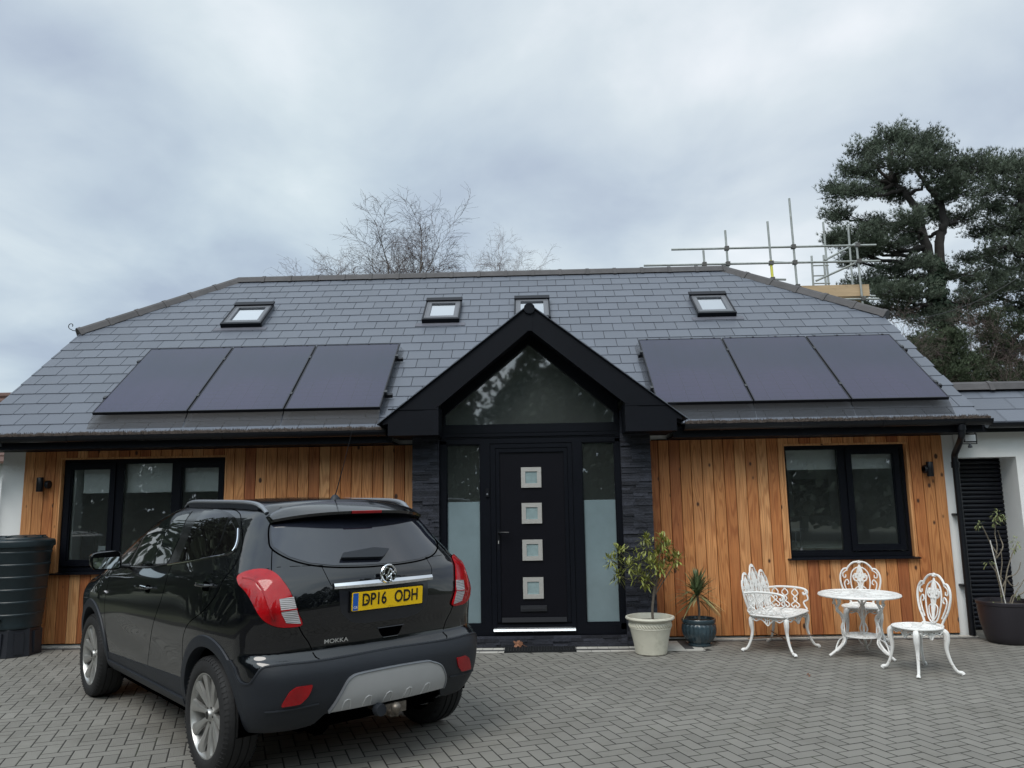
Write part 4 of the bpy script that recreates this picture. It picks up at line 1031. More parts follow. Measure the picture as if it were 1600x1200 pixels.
# ------------------------------------------------------------------ pots and plants
def leafblade(g, p, d, l, w, droop=.2, rnd=.5, fold=0.15, up=Vector((0, 0, 1))):
    d = Vector(d).normalized(); sd = d.cross(up); sd = sd.normalized() if sd.length > 1e-3 else Vector((1, 0, 0)); n = sd.cross(d)
    p = Vector(p); vs = []
    for k, (u, ww) in enumerate(((0, .25), (.3, .9), (.6, 1.), (.85, .55), (1, .02))):
        c = p + d * l * u - Vector((0, 0, 1)) * droop * l * u * u
        vs += [c - sd * w * ww / 2 + n * fold * w * ww, c + sd * w * ww / 2 + n * fold * w * ww] if k else [c - sd * w * ww / 2, c + sd * w * ww / 2]
    g.add(vs, [(2 * k, 2 * k + 1, 2 * k + 3, 2 * k + 2) for k in range(4)], rnd)
# bay tree in cream pot
PC = (1.205, -.79, 0)
t = thing('potted_bay_tree', 'small leafy tree in a cream glazed pot with rope pattern', 'potted plant', PC)
g = MB(); g.lathe([(0, .003), (.155, .003), (.165, .012), (.178, .10), (.200, .20), (.212, .255), (.218, .268), (.214, .276), (.219, .30), (.222, .325), (.219, .335), (.226, .345), (.250, .352), (.258, .364), (.254, .378), (.240, .382), (.226, .376), (.214, .35), (.205, .30)], 56, PC)
for k in range(44):
    a0 = 2 * PI * k / 44; pts = []
    for j in range(5): u = j / 4; a = a0 + u * .17; pts.append((PC[0] + (.216 + .004 * u) * math.cos(a), PC[1] + (.216 + .004 * u) * math.sin(a), .322 - u * .044))
    g.tube(pts, [.004, .008, .009, .008, .004], 5)
g.build('pot', M['cream_pot'], t, True, sharp=35)
g = MB(); g.lathe([(0, .325), (.12, .33), (.21, .322)], 24, PC); g.build('soil', M['soil'], t, recalc=False)
rnd = random.Random(14); P0 = Vector((PC[0] + .03, PC[1], .32))
tr = MB(); tp = [P0, P0 + Vector((.0, 0, .12)), P0 + Vector((.02, .01, .27)), P0 + Vector((.045, .02, .40))]
tr.tube(catmull(tp, 4), .014, 7)
lf = MB(); top = tp[-1]
clumps = [(-.36, .02, .66, .10), (-.27, .05, .74, .12), (-.20, -.05, .60, .13), (-.30, -.03, .50, .08), (-.10, .0, .64, .13), (-.12, -.08, .50, .10), (.0, .04, .78, .12), (.02, -.06, .62, .13), (.10, .03, .70, .13), (.17, -.02, .78, .10), (.20, .05, .62, .12), (.12, -.05, .86, .08), (-.05, -.04, .43, .08), (.26, 0, .66, .07), (-.02, 0, .88, .07), (.08, -.07, .55, .09)]
for (dx, dy, z, r_) in clumps:
    c = Vector((PC[0] + dx * 1.12 + .02, PC[1] + dy, .32 + z - .02)); m_ = (top + c) / 2 + Vector((rnd.uniform(-.03, .03), rnd.uniform(-.03, .03), -.03))
    tr.tube(catmull([top - Vector((0, 0, rnd.uniform(0, .12))), m_, c], 4), [.006] * 4 + [.004] * 5, 5)
    for j in range(int(34 + r_ * 230)):
        d = Vector((rnd.gauss(0, 1), rnd.gauss(0, 1), rnd.gauss(.25, .9))).normalized(); p = c + d * r_ * rnd.uniform(.1, .8)
        dd = (d * .8 + Vector((rnd.gauss(0, .4), rnd.gauss(0, .4), rnd.gauss(.2, .4))))
        leafblade(lf, p, dd, rnd.uniform(.055, .092), rnd.uniform(.014, .020), rnd.uniform(0, .4), min(1, max(0, rnd.gauss(.45 + z * .2, .3))))
tr.build('trunk', M['bark'], t, True); lf.build('foliage', M['bay_leaf'], t, recalc=False)
# cordyline in blue pot
PC = (1.80, -.37, 0)
t = thing('potted_cordyline', 'spiky palm-like plant in a dark blue fluted pot', 'potted plant', PC)
g = MB(); fl = lambda a, z: 1 + (.055 * (abs(math.cos(11 * a)) - .5) if .04 < z < .230 else 0)
g.lathe([(0, .003), (.125, .003), (.128, .012), (.128, .026), (.118, .032), (.135, .05), (.163, .09), (.180, .14), (.184, .18), (.178, .225), (.172, .236), (.180, .245), (.186, .26), (.188, .282), (.182, .290), (.170, .288), (.160, .262), (.155, .24)], 88, PC, fn=fl)
g.build('pot', M['blue_pot'], t, True, sharp=50)
g = MB(); g.lathe([(0, .262), (.16, .258)], 20, PC); g.build('soil', M['soil'], t, recalc=False)
g = MB(); T0 = Vector((PC[0] + .005, PC[1], .26)); g.tube([T0, T0 + Vector((.01, 0, .12)), T0 + Vector((-.005, 0, .27))], [.014, .012, .013], 8); g.build('trunk', M['bark'], t, True)
lf = MB(); dy = MB(); rnd = random.Random(6); T1 = T0 + Vector((-.005, 0, .25))
for k in range(150):
    el = rnd.uniform(-.55, 1.45); az = rnd.uniform(0, 2 * PI); el = el if k > 22 else rnd.uniform(.9, 1.5)
    d = Vector((math.cos(az) * math.cos(el), math.sin(az) * math.cos(el) * .75, math.sin(el)))
    thin = el < .75
    leafblade(dy if (el < -.1 and rnd.random() < .6) else lf, T1 + Vector((0, 0, rnd.uniform(-.03, .08))), d, rnd.uniform(.24, .36) if thin else rnd.uniform(.22, .31), .019 if thin else .030, rnd.uniform(.05, .3) if thin else .02, rnd.random(), .3)
lf.build('foliage', M['spike_leaf'], t, recalc=False); dy.build('dry_foliage', M['spike_dry'], t, recalc=False)
# straggly shrub in the big black tub
PC = (5.13, -.42, 0)
t = thing('potted_shrub', 'straggly bare-stemmed shrub with a pale cane in a big black tub', 'potted plant', PC)
g = MB(); g.lathe([(0, .003), (.195, .003), (.215, .02), (.235, .08), (.262, .20), (.276, .32), (.280, .40), (.288, .408), (.290, .438), (.284, .444), (.272, .440), (.266, .40), (.262, .36)], 48, PC); g.build('pot', M['black_pot'], t, True, sharp=35)
g = MB(); g.lathe([(0, .405), (.268, .395)], 24, PC); g.build('soil', M['soil'], t, recalc=False)
g = MB(); B = Vector((PC[0] - .03, PC[1], .39))
def off(dx, dz, dy=0.): return B + Vector((dx, dy, dz))
stems = [[(0, 0), (.0, .18), (-.03, .42), (.01, .62), (.03, .78), (.045, .96)], [(0, .1), (.05, .34), (.12, .52), (.17, .62), (.215, .68)], [(-.02, .55), (-.07, .66), (-.12, .76), (-.165, .86)], [(0, .2), (.06, .30), (.14, .32), (.20, .38), (.22, .46)], [(0, .28), (-.06, .37), (-.12, .45)],
         [(.10, .0), (.16, .12), (.22, .20), (.30, .30)], [(.10, .0), (.13, .08), (.17, .11)], [(.0, .5), (.07, .62), (.07, .72), (.03, .80)], [(.02, .1), (.02, .3), (.05, .45), (.04, .6)], [(.06, .3), (.10, .22), (.16, .20), (.20, .24)], [(.2, .1), (.27, .14), (.33, .2)]]
lf = MB(); rnd = random.Random(19)
for s_ in stems:
    y = rnd.uniform(-.05, .05); pts = catmull([off(a, b, y + b * rnd.uniform(-.05, .05)) for a, b in s_], 5); n = len(pts)
    g.tube(pts, [.0075 * (1 - .55 * i / n) for i in range(n)], 6)
for (cx_, cz, r_, n) in ((.045, .97, .085, 46), (.10, .93, .05, 20), (-.165, .86, .05, 20), (.215, .68, .065, 22), (-.11, .46, .06, 16), (.19, .60, .04, 7), (.02, .10, .03, 6), (-.14, .03, .06, 14), (.17, .11, .04, 10), (.0, .9, .05, 10)):
    for j in range(n):
        d = Vector((rnd.gauss(0, 1), rnd.gauss(0, 1), rnd.gauss(0, .8))).normalized(); leafblade(lf, off(cx_, cz) + d * r_ * rnd.uniform(.1, .9), d + Vector((0, 0, -.4)), rnd.uniform(.03, .05), rnd.uniform(.011, .017), rnd.uniform(.1, .5), rnd.random())
g.build('stem', M['thin_bark'], t, True); lf.build('foliage', M['pale_leaf'], t, recalc=False)
g = MB(); g.tube([off(.01, .0, -.04), off(-.10, .70, -.06)], .006, 8); g.build('cane', M['cane'], t, True)

# ------------------------------------------------------------------ water butt
BC = (-5.86, -.42, 0)
t = thing('water_butt', 'dark green ribbed water butt on a black stand at the house corner', 'water butt', BC)
prof = [(0, .30), (.262, .30), (.268, .315)]
for k in range(6):
    z = .33 + k * .135; r_ = .266 + (z - .33) * .062
    prof += [(r_, z), (r_ + .006, z + .10), (r_ + .013, z + .112), (r_ + .013, z + .126), (r_ + .008, z + .134)]
prof += [(.322, 1.15), (.328, 1.17), (.328, 1.20)]
g = MB(); g.lathe(prof, 56, BC); g.build('barrel', M['butt'], t, True, sharp=30)
g = MB(); g.lathe([(.335, 1.185), (.348, 1.186), (.350, 1.20), (.345, 1.245), (.335, 1.258), (.27, 1.275), (.262, 1.288), (.18, 1.30), (.10, 1.31), (0, 1.312)], 56, BC)
for k in range(8):
    a = 2 * PI * k / 8; g.box(-.012, .012, .11, .25, 1.283, 1.306, M4=Matrix.Translation((BC[0], BC[1], 0)) @ Matrix.Rotation(a, 4, 'Z'))
g.build('lid', M['butt'], t, True, sharp=30)
g = MB(); pr = []
for k in range(8): a = 2 * PI * (k + .5) / 8; pr.append((BC[0] + .285 * math.cos(a), BC[1] + .285 * math.sin(a)))
pr2 = [(BC[0] + (p[0] - BC[0]) * .93, BC[1] + (p[1] - BC[1]) * .93) for p in pr]
n = 8; g.add([(p[0], p[1], .002) for p in pr] + [(p[0], p[1], .29) for p in pr2] + [(p[0], p[1], .30) for p in [(BC[0] + (q[0] - BC[0]) * .9, BC[1] + (q[1] - BC[1]) * .9) for q in pr]], [tuple(range(8))[::-1], tuple(range(16, 24))] + [(i, (i + 1) % 8, (i + 1) % 8 + 8, i + 8) for i in range(8)] + [(i + 8, (i + 1) % 8 + 8, (i + 1) % 8 + 16, i + 16) for i in range(8)])
for k in range(8):
    a = 2 * PI * k / 8; m4 = Matrix.Translation((BC[0], BC[1], 0)) @ Matrix.Rotation(a, 4, 'Z')
    g.box(.238, .272, -.045, .045, .03, .26, M4=m4)
g.build('stand', M['butt_stand'], t)
g = MB(); g.tube([(BC[0] + .02, BC[1] - .26, .40), (BC[0] + .02, BC[1] - .31, .40), (BC[0] + .02, BC[1] - .33, .37)], .012, 8); g.build('tap', M['black_plastic'], t, True)

# ------------------------------------------------------------------ scaffold behind the roof
t = thing('scaffold', 'steel tube scaffold with timber boards standing behind the roof', 'scaffold', (4.6, 7.6, 0))
k_ = (9.206 + 7.6) / (9.206 + 5)      # measured on the plane y=5, stands at y=7.6 and beyond
def SP(x, z, dy=0.):
    f = (9.206 + 7.6 + dy) / 14.206
    return Vector((x * f, 7.6 + dy, 1.627 + (z - 1.627) * f))
def st(a, b, r=.024): g = MB(); g.tube([a, b], r, 10); return g.build('tube', M['galv'], t, True)
st(SP(2.735, 6.283), SP(6.60, 6.275)); st(SP(2.198, 5.98), SP(6.65, 5.96))
st(SP(3.775, 6.638), SP(3.80, 5.3)); st(SP(4.588, 6.795), SP(4.62, 5.2)); st(SP(5.032, 7.245), SP(5.085, 4.0)); st(SP(6.233, 6.34), SP(6.29, 3.0))
st(SP(5.64, 6.754, 1.3), SP(5.68, 3.0, 1.3)); st(SP(6.106, 6.678, 1.3), SP(6.08, 3.0, 1.3)); st(SP(3.34, 6.25), SP(3.36, 5.3)); 
st(SP(4.30, 5.665), SP(4.86, 5.64)); st(SP(4.60, 5.99, .1), SP(4.95, 5.965, .1))
st(SP(5.42, 5.60, .2), SP(6.35, 6.0, .2)); st(SP(5.62, 6.0, 0.1), SP(6.25, 6.33, .6)); st(SP(5.373, 6.09, .9), SP(5.36, 5.2, .9)); st(SP(5.60, 6.10, .9), SP(5.60, 5.2, .9))
for z in (5.55, 5.70, 5.90): st(SP(5.37, z, .9), SP(5.68, z, .9), .016)
st(SP(5.3, 5.238), SP(6.56, 5.225)); st(SP(5.62, 5.30, .8), SP(6.50, 5.28, .8)); st(SP(6.30, 5.27, -.05), SP(6.32, 5.27, 1.3))
for (x, z) in ((3.785, 6.28), (3.79, 5.975), (4.605, 5.97), (5.045, 6.28), (5.052, 5.97), (5.07, 5.50), (6.25, 6.28), (6.255, 5.965), (6.27, 5.235), (4.61, 5.65), (3.345, 5.975), (5.3, 5.26)):
    g = MB(); p = SP(x, z); g.box(p.x - .045, p.x + .045, p.y - .05, p.y + .05, p.z - .045, p.z + .045); g.build('coupler', M['coupler'], t)
a, b = SP(5.10, 5.30), SP(6.42, 5.30)
for dy in (0, .9): g = MB(); g.box(a.x, b.x, a.y + .05 + dy, a.y + .09 + dy, a.z, a.z + .265); g.build('toe_board', M['plank'], t)
for i in range(4): g = MB(); g.box(a.x, b.x - .02, a.y + .1 + i * .235, a.y + .325 + i * .235, a.z - .05, a.z - .01); g.build('deck_board', M['plank'], t)
p0, p1 = SP(4.600, 6.02), SP(4.618, 5.5)
g = MB(); g.tube([p0, p1], .030, 10); g.build('sleeve', M['yellow'], t, True)

# ------------------------------------------------------------------ neighbouring house far left
t = thing('neighbour_house', 'brown tiled roof of the neighbouring house peeping at the far left', 'house', (-18, 13, 0))
g = MB(); g.box(-24, -13.75, 10.9, 16, 0, 2.9); g.prism([(10.9, 2.9), (16, 2.9), (13.45, 4.6)], 'x', -23.9, -13.85); g.build('wall', M['render_white'], t)
g = MB(); 
for k in range(12):
    u0, u1 = k / 12, (k + 1) / 12
    for sg in (1, -1):
        y0, y1 = 13.45 - sg * (2.9 * (1 - u0)), 13.45 - sg * (2.9 * (1 - u1)); z0, z1 = 2.78 + 2.15 * u0, 2.78 + 2.15 * u1
        g.add([(-24.2, y0, z0 + .04), (-13.5, y0, z0 + .04), (-13.5, y1, z1), (-24.2, y1, z1), (-24.2, y0, z0 - .02), (-13.5, y0, z0 - .02)], [(0, 1, 2, 3), (4, 5, 1, 0)])
rf = g.build('roof', M['brown_tile'], t, recalc=False)
g = MB(); g.tube([(-24.2, 13.45, 4.96), (-13.5, 13.45, 4.96)], .11, 8); g.build('ridge_tiles', M['brown_tile'], rf, True)
g = MB(); g.tube([(-14.05, 13.4, 4.9), (-13.95, 13.4, 5.9)], .012, 5); g.tube([(-14.15, 13.4, 5.7), (-13.75, 13.4, 5.85)], .006, 5); g.build('aerial', M['coupler'], rf)
# hedge shrubs low behind the garage are part of the tree file
# ------------------------------------------------------------------ bare birches
def branchy(seed, base, h, lean, mt, mtw, name, label, spread=.42, levels=5, group=None, trunk_r=.11, cat='tree', start=.25, droop=.0, wide=1.12, pct=.9995):
    rnd = random.Random(seed); t = thing(name, label, cat, base, 0, group)
    g = MB(); tw = MB()
    def grow(p, d, l, r, lev):
        n = 5 if lev < 2 else 4 if lev < 4 else 2; pts = [p]; dd = d.copy()
        for i in range(n):
            dd = (dd + Vector((rnd.gauss(0, 1), rnd.gauss(0, 1), rnd.gauss(0, .6))) * (.10 + .05 * lev) + Vector((0, 0, (.10 if lev < 3 else -.06 - droop)))).normalized()
            pts.append(pts[-1] + dd * l / n)
        rr_ = [max(r * (1 - .75 * i / n), .0030 if lev < 4 else .0022) for i in range(n + 1)]
        (g if lev < 2 else tw).tube(pts, rr_, 7 if lev == 0 else 5 if lev == 1 else 3, caps=False)
        if lev >= levels: return
        k = (13, 8, 6, 4, 3)[lev] if lev < 5 else 3
        for j in range(k):
            u = start + (1 - start) * (j + rnd.random()) / k if lev == 0 else .15 + .85 * (j + rnd.random()) / k
            i = min(int(u * n), n - 1); q = pts[i].lerp(pts[i + 1], u * n - i); ax = (pts[i + 1] - pts[i]).normalized()
            a = rnd.uniform(0, 2 * PI); s_ = ax.orthogonal().normalized(); s_ = Matrix.Rotation(a, 3, ax) @ s_
            th = rnd.uniform(.35, .8) if lev else rnd.uniform(.4, .75)
            nd = (ax * math.cos(th) + s_ * math.sin(th)).normalized()
            grow(q, nd, l * (spread if lev == 0 else rnd.uniform(.45, .62)) * (1.15 - .55 * u if lev == 0 else 1), rr_[i] * .55, lev + 1)
    grow(Vector(base), Vector(lean).normalized(), h, trunk_r, 0)
    allz = [p[2] for p in tw.v]; zt = sorted(allz)[int(len(allz) * pct)]; fz = h / zt; b_ = Vector(base)
    for q in (g, tw): q.v = [(b_.x + (p[0] - b_.x) * fz * wide, b_.y + (p[1] - b_.y) * fz * wide, p[2] * fz) for p in q.v]
    g.build('trunk', mt, t, True, sharp=0); tw.build('branches', mtw, t, recalc=False)
    return t
f_ = (12 + 9.206)
branchy(101, (-3.6, 12, 0), 9.55, (0.01, 0, 1), M['birch'], M['birch_twig'], 'birch_tree', 'tallest bare birch rising behind the ridge left of centre', .36, 5, 'bare trees behind the house', .12, wide=.95)
branchy(107, (-1.5, 12.5, 0), 9.95, (0.0, 0, 1), M['birch'], M['birch_twig'], 'birch_tree', 'bare birch behind the ridge just above the porch side', .34, 5, 'bare trees behind the house', .10, wide=.95)
branchy(113, (-5.35, 12.3, 0), 9.1, (-.01, 0, 1), M['birch'], M['brown_twig'], 'bare_tree', 'dense brown twiggy tree left of the tallest birch', .30, 4, 'bare trees behind the house', .08, wide=1.25, pct=.93)
branchy(127, (-6.5, 12.6, 0), 8.8, (-.03, 0, 1), M['birch'], M['birch_twig'], 'bare_tree', 'small bare tree furthest left along the ridge', .30, 4, 'bare trees behind the house', .07, wide=1.25, pct=.93)
branchy(131, (-2.6, 12.9, 0), 8.5, (.02, 0, 1), M['birch'], M['brown_twig'], 'bare_tree', 'low bare tree in the gap between the two birches', .28, 4, 'bare trees behind the house', .07, wide=1.25, pct=.93)
branchy(137, (-4.5, 11.7, 0), 8.75, (.0, 0, 1), M['birch'], M['brown_twig'], 'bare_tree', 'short brown tree directly beside the tallest birch trunk', .24, 4, 'bare trees behind the house', .07, wide=1.25, pct=.93)

# ------------------------------------------------------------------ pines
def PXY(px, py, Y=16.):       # a spot seen at this place of the photograph, at its real distance Y
    v = fw + r2 * ((px - 800) / CAM_F) - u2 * ((py - 600) / CAM_F); s_ = (Y + CAM_D) / v.y
    return Vector((v.x * s_, Y, CAM_H + v.z * s_))
def needles(g, c, r, n, rnd, l=.13, tone=.5, flat=.55):
    for _ in range(n):
        while True:
            q = Vector((rnd.uniform(-1, 1), rnd.uniform(-1, 1), rnd.uniform(-1, 1)))
            if q.length < 1: break
        q = Vector((q.x * r[0], q.y * r[1], q.z * r[2])); p = c + q
        rv = min(1, max(0, rnd.gauss(tone, .22)))
        d0 = Vector((q.x * .5 + rnd.gauss(0, .5), q.y * .5 + rnd.gauss(0, .5), rnd.uniform(.1, 1.))).normalized()
        for k in range(7):
            d = (d0 + Vector((rnd.gauss(0, .55), rnd.gauss(0, .55), rnd.gauss(0, .45)))).normalized(); s_ = d.cross(Vector((rnd.random(), rnd.random(), rnd.random()))).normalized() * l * .11
            ll = l * rnd.uniform(.7, 1.2); g.add([p - s_, p + s_, p + d * ll], [(0, 1, 2)], rv)
def pads_tree(name, label, base, trunks, pads, nm, seed, dens=1., l=.14, Y=16., sub=None, limb=True, group=None):
    rnd = random.Random(seed); t = thing(name, label, 'tree', base, 0, group)
    tr = MB(); lm = MB(); fo = MB(); nodes = []
    for pts, r0, r1 in trunks:
        P = catmull(pts, 6); n = len(P); tr.tube([p + Vector((rnd.gauss(0, .02), rnd.gauss(0, .02), 0)) for p in P], [r0 + (r1 - r0) * i / (n - 1) for i in range(n)], 10, caps=False); nodes += P
    for (px, py, rx, ry, dy) in pads:
        c = PXY(px, py, Y + dy); sc = (Y + dy + CAM_D) / CAM_F
        RX, RZ = rx * sc, ry * sc; RY = RX * .8
        if limb:
            low = [q for q in nodes if q.z < c.z + .2] or nodes
            a = min(low, key=lambda q: (q - c).length + rnd.uniform(0, .8)); m_ = (a + c) / 2 + Vector((0, 0, -.18 * (c - a).length + .12))
            L_ = catmull([a, m_, c], 6); lm.tube([p + Vector((rnd.gauss(0, .035), rnd.gauss(0, .035), rnd.gauss(0, .035))) for p in L_], [.085 * (1 - .8 * i / 13) for i in range(13)], 6, caps=False)
            for k in range(9):
                u = rnd.randrange(5, 13); e = c + Vector((rnd.uniform(-1, 1) * RX, rnd.uniform(-1, 1) * RY, rnd.uniform(-.6, .6) * RZ)); s_ = L_[u]
                lm.tube([s_, (s_ + e) / 2 + Vector((rnd.gauss(0, .06), 0, rnd.gauss(-.03, .06))), e], [.024, .016, .006], 4, caps=False)
        # branchlets carrying tufts of needles: ragged edge, gaps between
        nb = max(8, int(9 + rx * ry / 60))
        for j in range(nb):
            an = rnd.uniform(0, 2 * PI); q = .25 + .85 * math.sqrt(rnd.random())
            e = c + Vector((math.cos(an) * q * RX * 1.05, rnd.uniform(-.9, .9) * RY, math.sin(an) * q * RZ * 1.1 + .05)); s0_ = c + (e - c) * .15 + Vector((0, 0, -.12))
            md = (s0_ + e) / 2 + Vector((rnd.gauss(0, .1), rnd.gauss(0, .1), rnd.gauss(-.08, .06))); bl = catmull([s0_, md, e], 4); lm.tube(bl, [.014 * (1 - .7 * i / 8) for i in range(9)], 3, caps=False)
            tone = min(.95, max(.05, rnd.gauss(.5, .22)))
            for p_ in range(int(36 * dens)):
                u = rnd.uniform(.25, 1.0); i = min(7, int(u * 8)); b0_ = bl[i].lerp(bl[i + 1], u * 8 - i); d_ = (bl[i + 1] - bl[i]).normalized()
                tip = b0_ + Vector((rnd.gauss(0, .13), rnd.gauss(0, .13), rnd.gauss(.03, .075)))
                dd = (d_ * .7 + Vector((rnd.gauss(0, .45), rnd.gauss(0, .45), rnd.uniform(.1, .8)))).normalized(); rv = min(1, max(0, rnd.gauss(tone, .12)))
                for k in range(8):
                    d2 = (dd + Vector((rnd.gauss(0, .42), rnd.gauss(0, .42), rnd.gauss(0, .36)))).normalized(); w2 = d2.cross(Vector((rnd.random(), rnd.random(), rnd.random()))).normalized() * .0065; ll = l * rnd.uniform(.6, 1.25)
                    fo.add([tip - w2, tip + w2, tip + d2 * ll], [(0, 1, 2)], rv)
    tr.build('trunk', M['pine_bark'], t, True, sharp=0); lm.build('limbs', M['pine_bark'], t, True, sharp=0); fo.build('crown', nm, t, recalc=False)
    return t
b0 = PXY(1480, 560); bx = b0.x
pine_trunks = [([Vector((bx + .2, 16, 0)), Vector((bx + .05, 16, 3)), PXY(1478, 520), PXY(1462, 440), PXY(1448, 385), PXY(1432, 330), PXY(1412, 300), PXY(1395, 285)], .30, .06),
               ([PXY(1470, 400 + 70), PXY(1468, 380), PXY(1475, 350), PXY(1468, 315), PXY(1448, 290), PXY(1430, 262)], .17, .05)]
pads = [(1385, 212, 26, 14, 0), (1425, 222, 40, 20, .6), (1455, 232, 30, 22, -.4), (1350, 232, 28, 16, .3), (1400, 250, 55, 18, -.8), (1335, 262, 30, 14, 0), (1305, 298, 26, 13, .2), (1340, 296, 38, 14, -.6), (1375, 280, 30, 14, .9),
        (1470, 268, 45, 24, -.9), (1500, 250, 38, 16, .4), (1530, 262, 40, 20, 0), (1500, 300, 44, 16, -.5), (1310, 336, 26, 11, .3), (1332, 368, 34, 15, -.3), (1305, 372, 14, 9, 0), (1385, 350, 48, 17, .7), (1420, 345, 34, 12, -1.0), (1378, 378, 50, 14, -.5),
        (1425, 372, 30, 14, .8), (1500, 340, 36, 13, .8), (1330, 405, 22, 10, .5), (1350, 392, 40, 12, 0), (1400, 415, 30, 9, .6), (1440, 412, 26, 9, -.7), (1400, 432, 45, 13, .4), (1390, 455, 40, 14, -.6), (1440, 455, 38, 14, -.9), (1500, 430, 42, 15, .2), (1350, 440, 26, 11, .4), (1365, 475, 34, 12, .5), (1415, 485, 40, 14, .6), (1455, 500, 30, 12, -.6), (1515, 470, 34, 14, .3), (1400, 300, 30, 12, .6), (1460, 330, 26, 12, .9)]
pads_tree('scots_pine', 'tall pine with forked trunk and flat needle pads right of the scaffold', (bx + .2, 16, 0), pine_trunks, pads, M['pine_needle'], 41, 1.25)
x2 = PXY(1600, 560, 17).x + .8
pads2 = [(1555, 262, 34, 18, 0), (1590, 258, 30, 16, .5), (1615, 275, 34, 24, 0), (1570, 292, 42, 20, -.5), (1600, 312, 40, 20, .4), (1548, 322, 40, 16, .3), (1585, 345, 45, 18, -.4), (1545, 360, 40, 14, .5), (1610, 375, 34, 20, 0), (1570, 385, 48, 15, -.6), (1530, 402, 30, 10, .4), (1600, 415, 36, 15, .3), (1550, 425, 44, 13, 0), (1590, 445, 42, 15, -.5), (1535, 455, 40, 15, .3), (1580, 480, 46, 15, .3), (1620, 470, 30, 20, 0), (1640, 330, 40, 40, 0), (1650, 420, 40, 40, 0)]
pads_tree('scots_pine', 'second pine cut by the right edge of the picture', (x2, 17, 0), [([Vector((x2, 17, 0)), Vector((x2 + .2, 17, 4)), PXY(1640, 470, 17), PXY(1620, 400, 17), PXY(1600, 330, 17), PXY(1590, 280, 17)], .35, .08)], pads2, M['pine_needle'], 43, 1.1, Y=17.)
# ivy covered middle of the pine trunk
rnd = random.Random(51); g = MB()
for (px, py, r_) in ((1466, 420, .28), (1462, 440, .36), (1464, 460, .40), (1468, 480, .42), (1474, 500, .42), (1480, 520, .34), (1460, 408, .20), (1468, 505, .45), (1485, 490, .38)):
    c = PXY(px, py, 16)
    for _ in range(420):
        d = Vector((rnd.gauss(0, 1), rnd.gauss(0, 1), rnd.gauss(0, 1))).normalized(); p = c + d * r_ * rnd.uniform(.55, 1.05); s_ = d.orthogonal().normalized() * .055; q = d.cross(s_).normalized() * .06
        g.add([p - s_, p - q, p + s_, p + q], [(0, 1, 2, 3)], rnd.random())
tag(g.build('ivy', M['ivy'], recalc=False), 'dark ivy wrapped round the trunk of the forked pine', 'ivy')
# lower evergreens behind the garage
x3 = PXY(1460, 560, 14).x
pads3 = [(1455, 548, 38, 22, 0), (1425, 562, 24, 18, -.4), (1490, 560, 36, 24, .4), (1460, 585, 50, 20, -.3), (1515, 580, 34, 22, 0), (1440, 535, 24, 12, .3), (1478, 530, 28, 14, 0), (1420, 585, 26, 16, 0), (1500, 605, 50, 16, 0), (1450, 610, 40, 18, 0)]
pads_tree('evergreen_tree', 'bushy dark evergreen low behind the garage roof', (x3, 14, 0), [([Vector((x3, 14, 0)), Vector((x3, 14, 2.5)), PXY(1462, 545, 14)], .16, .05)], pads3, M['ever_needle'], 47, 1.7, .12, Y=14.)
x4 = PXY(1575, 560, 15).x
pads4 = [(1560, 520, 34, 16, 0), (1590, 540, 34, 20, .4), (1555, 555, 32, 18, .3), (1600, 575, 32, 18, 0), (1560, 590, 46, 16, -.4), (1530, 560, 24, 12, 0), (1535, 500, 30, 12, .4), (1600, 505, 30, 13, 0), (1640, 560, 30, 40, 0)]
pads_tree('evergreen_tree', 'second dark evergreen behind the garage at the right edge', (x4, 15, 0), [([Vector((x4, 15, 0)), Vector((x4, 15, 2.5)), PXY(1578, 540, 15)], .16, .05)], pads4, M['ever_needle'], 53, 1.3, .12, Y=15.)
for i, (px, py, Y, sd, hh, lab) in enumerate(((1420, 500, 13.5, 61, 7.2, 'bare leaning twiggy tree just right of the scaffold'), (1530, 500, 14.5, 67, 8.0, 'bare twiggy tree between the pine trunk and the second pine'), (1575, 520, 13.8, 71, 7.3, 'bare twiggy tree at the far right below the pines'), (1385, 520, 15.5, 73, 6.8, 'thin bare sapling behind the right hip of the roof'))):
    x = PXY(px, py, Y).x
    branchy(sd, (x, Y, 0), hh, (.05 * (-1) ** i, 0, 1), M['birch'], M['birch_twig'], 'bare_tree', lab, .42, 4, 'bare trees right of the house', .07)
# wooded garden edge behind the camera (seen mirrored in the glass)
g = MB(); rnd = random.Random(81)
for k in range(62):
    a = -2.25 + 3.85 * (k + rnd.random()) / 62; d = rnd.uniform(15, 22); c = Vector((d * math.sin(a), -7 - d * math.cos(a), 0)); h = rnd.uniform(7, 12.5); w = rnd.uniform(1.6, 2.8)
    g.tube([c, c + Vector((0, 0, h * .8))], [.2, .05], 5, rnd=0)
    for j in range(1700):
        z = rnd.uniform(.05, 1) * h; rr_ = w * math.sin(min(1, (1.02 - z / h) * 1.7) * PI / 2) * math.sqrt(rnd.random()); an = rnd.uniform(0, 2 * PI); p = c + Vector((rr_ * math.cos(an), rr_ * math.sin(an), z))
        u = Vector((rnd.gauss(0, 1), rnd.gauss(0, 1), rnd.gauss(0, 1))).normalized() * .17; v = u.orthogonal().normalized() * .14; g.add([p - u, p - v, p + u, p + v], [(0, 1, 2, 3)], rnd.random())
tag(g.build('wood', M['wood_leaf'], recalc=False), 'dark wooded garden edge mirrored in the door and window glass', 'wood', kind='stuff')
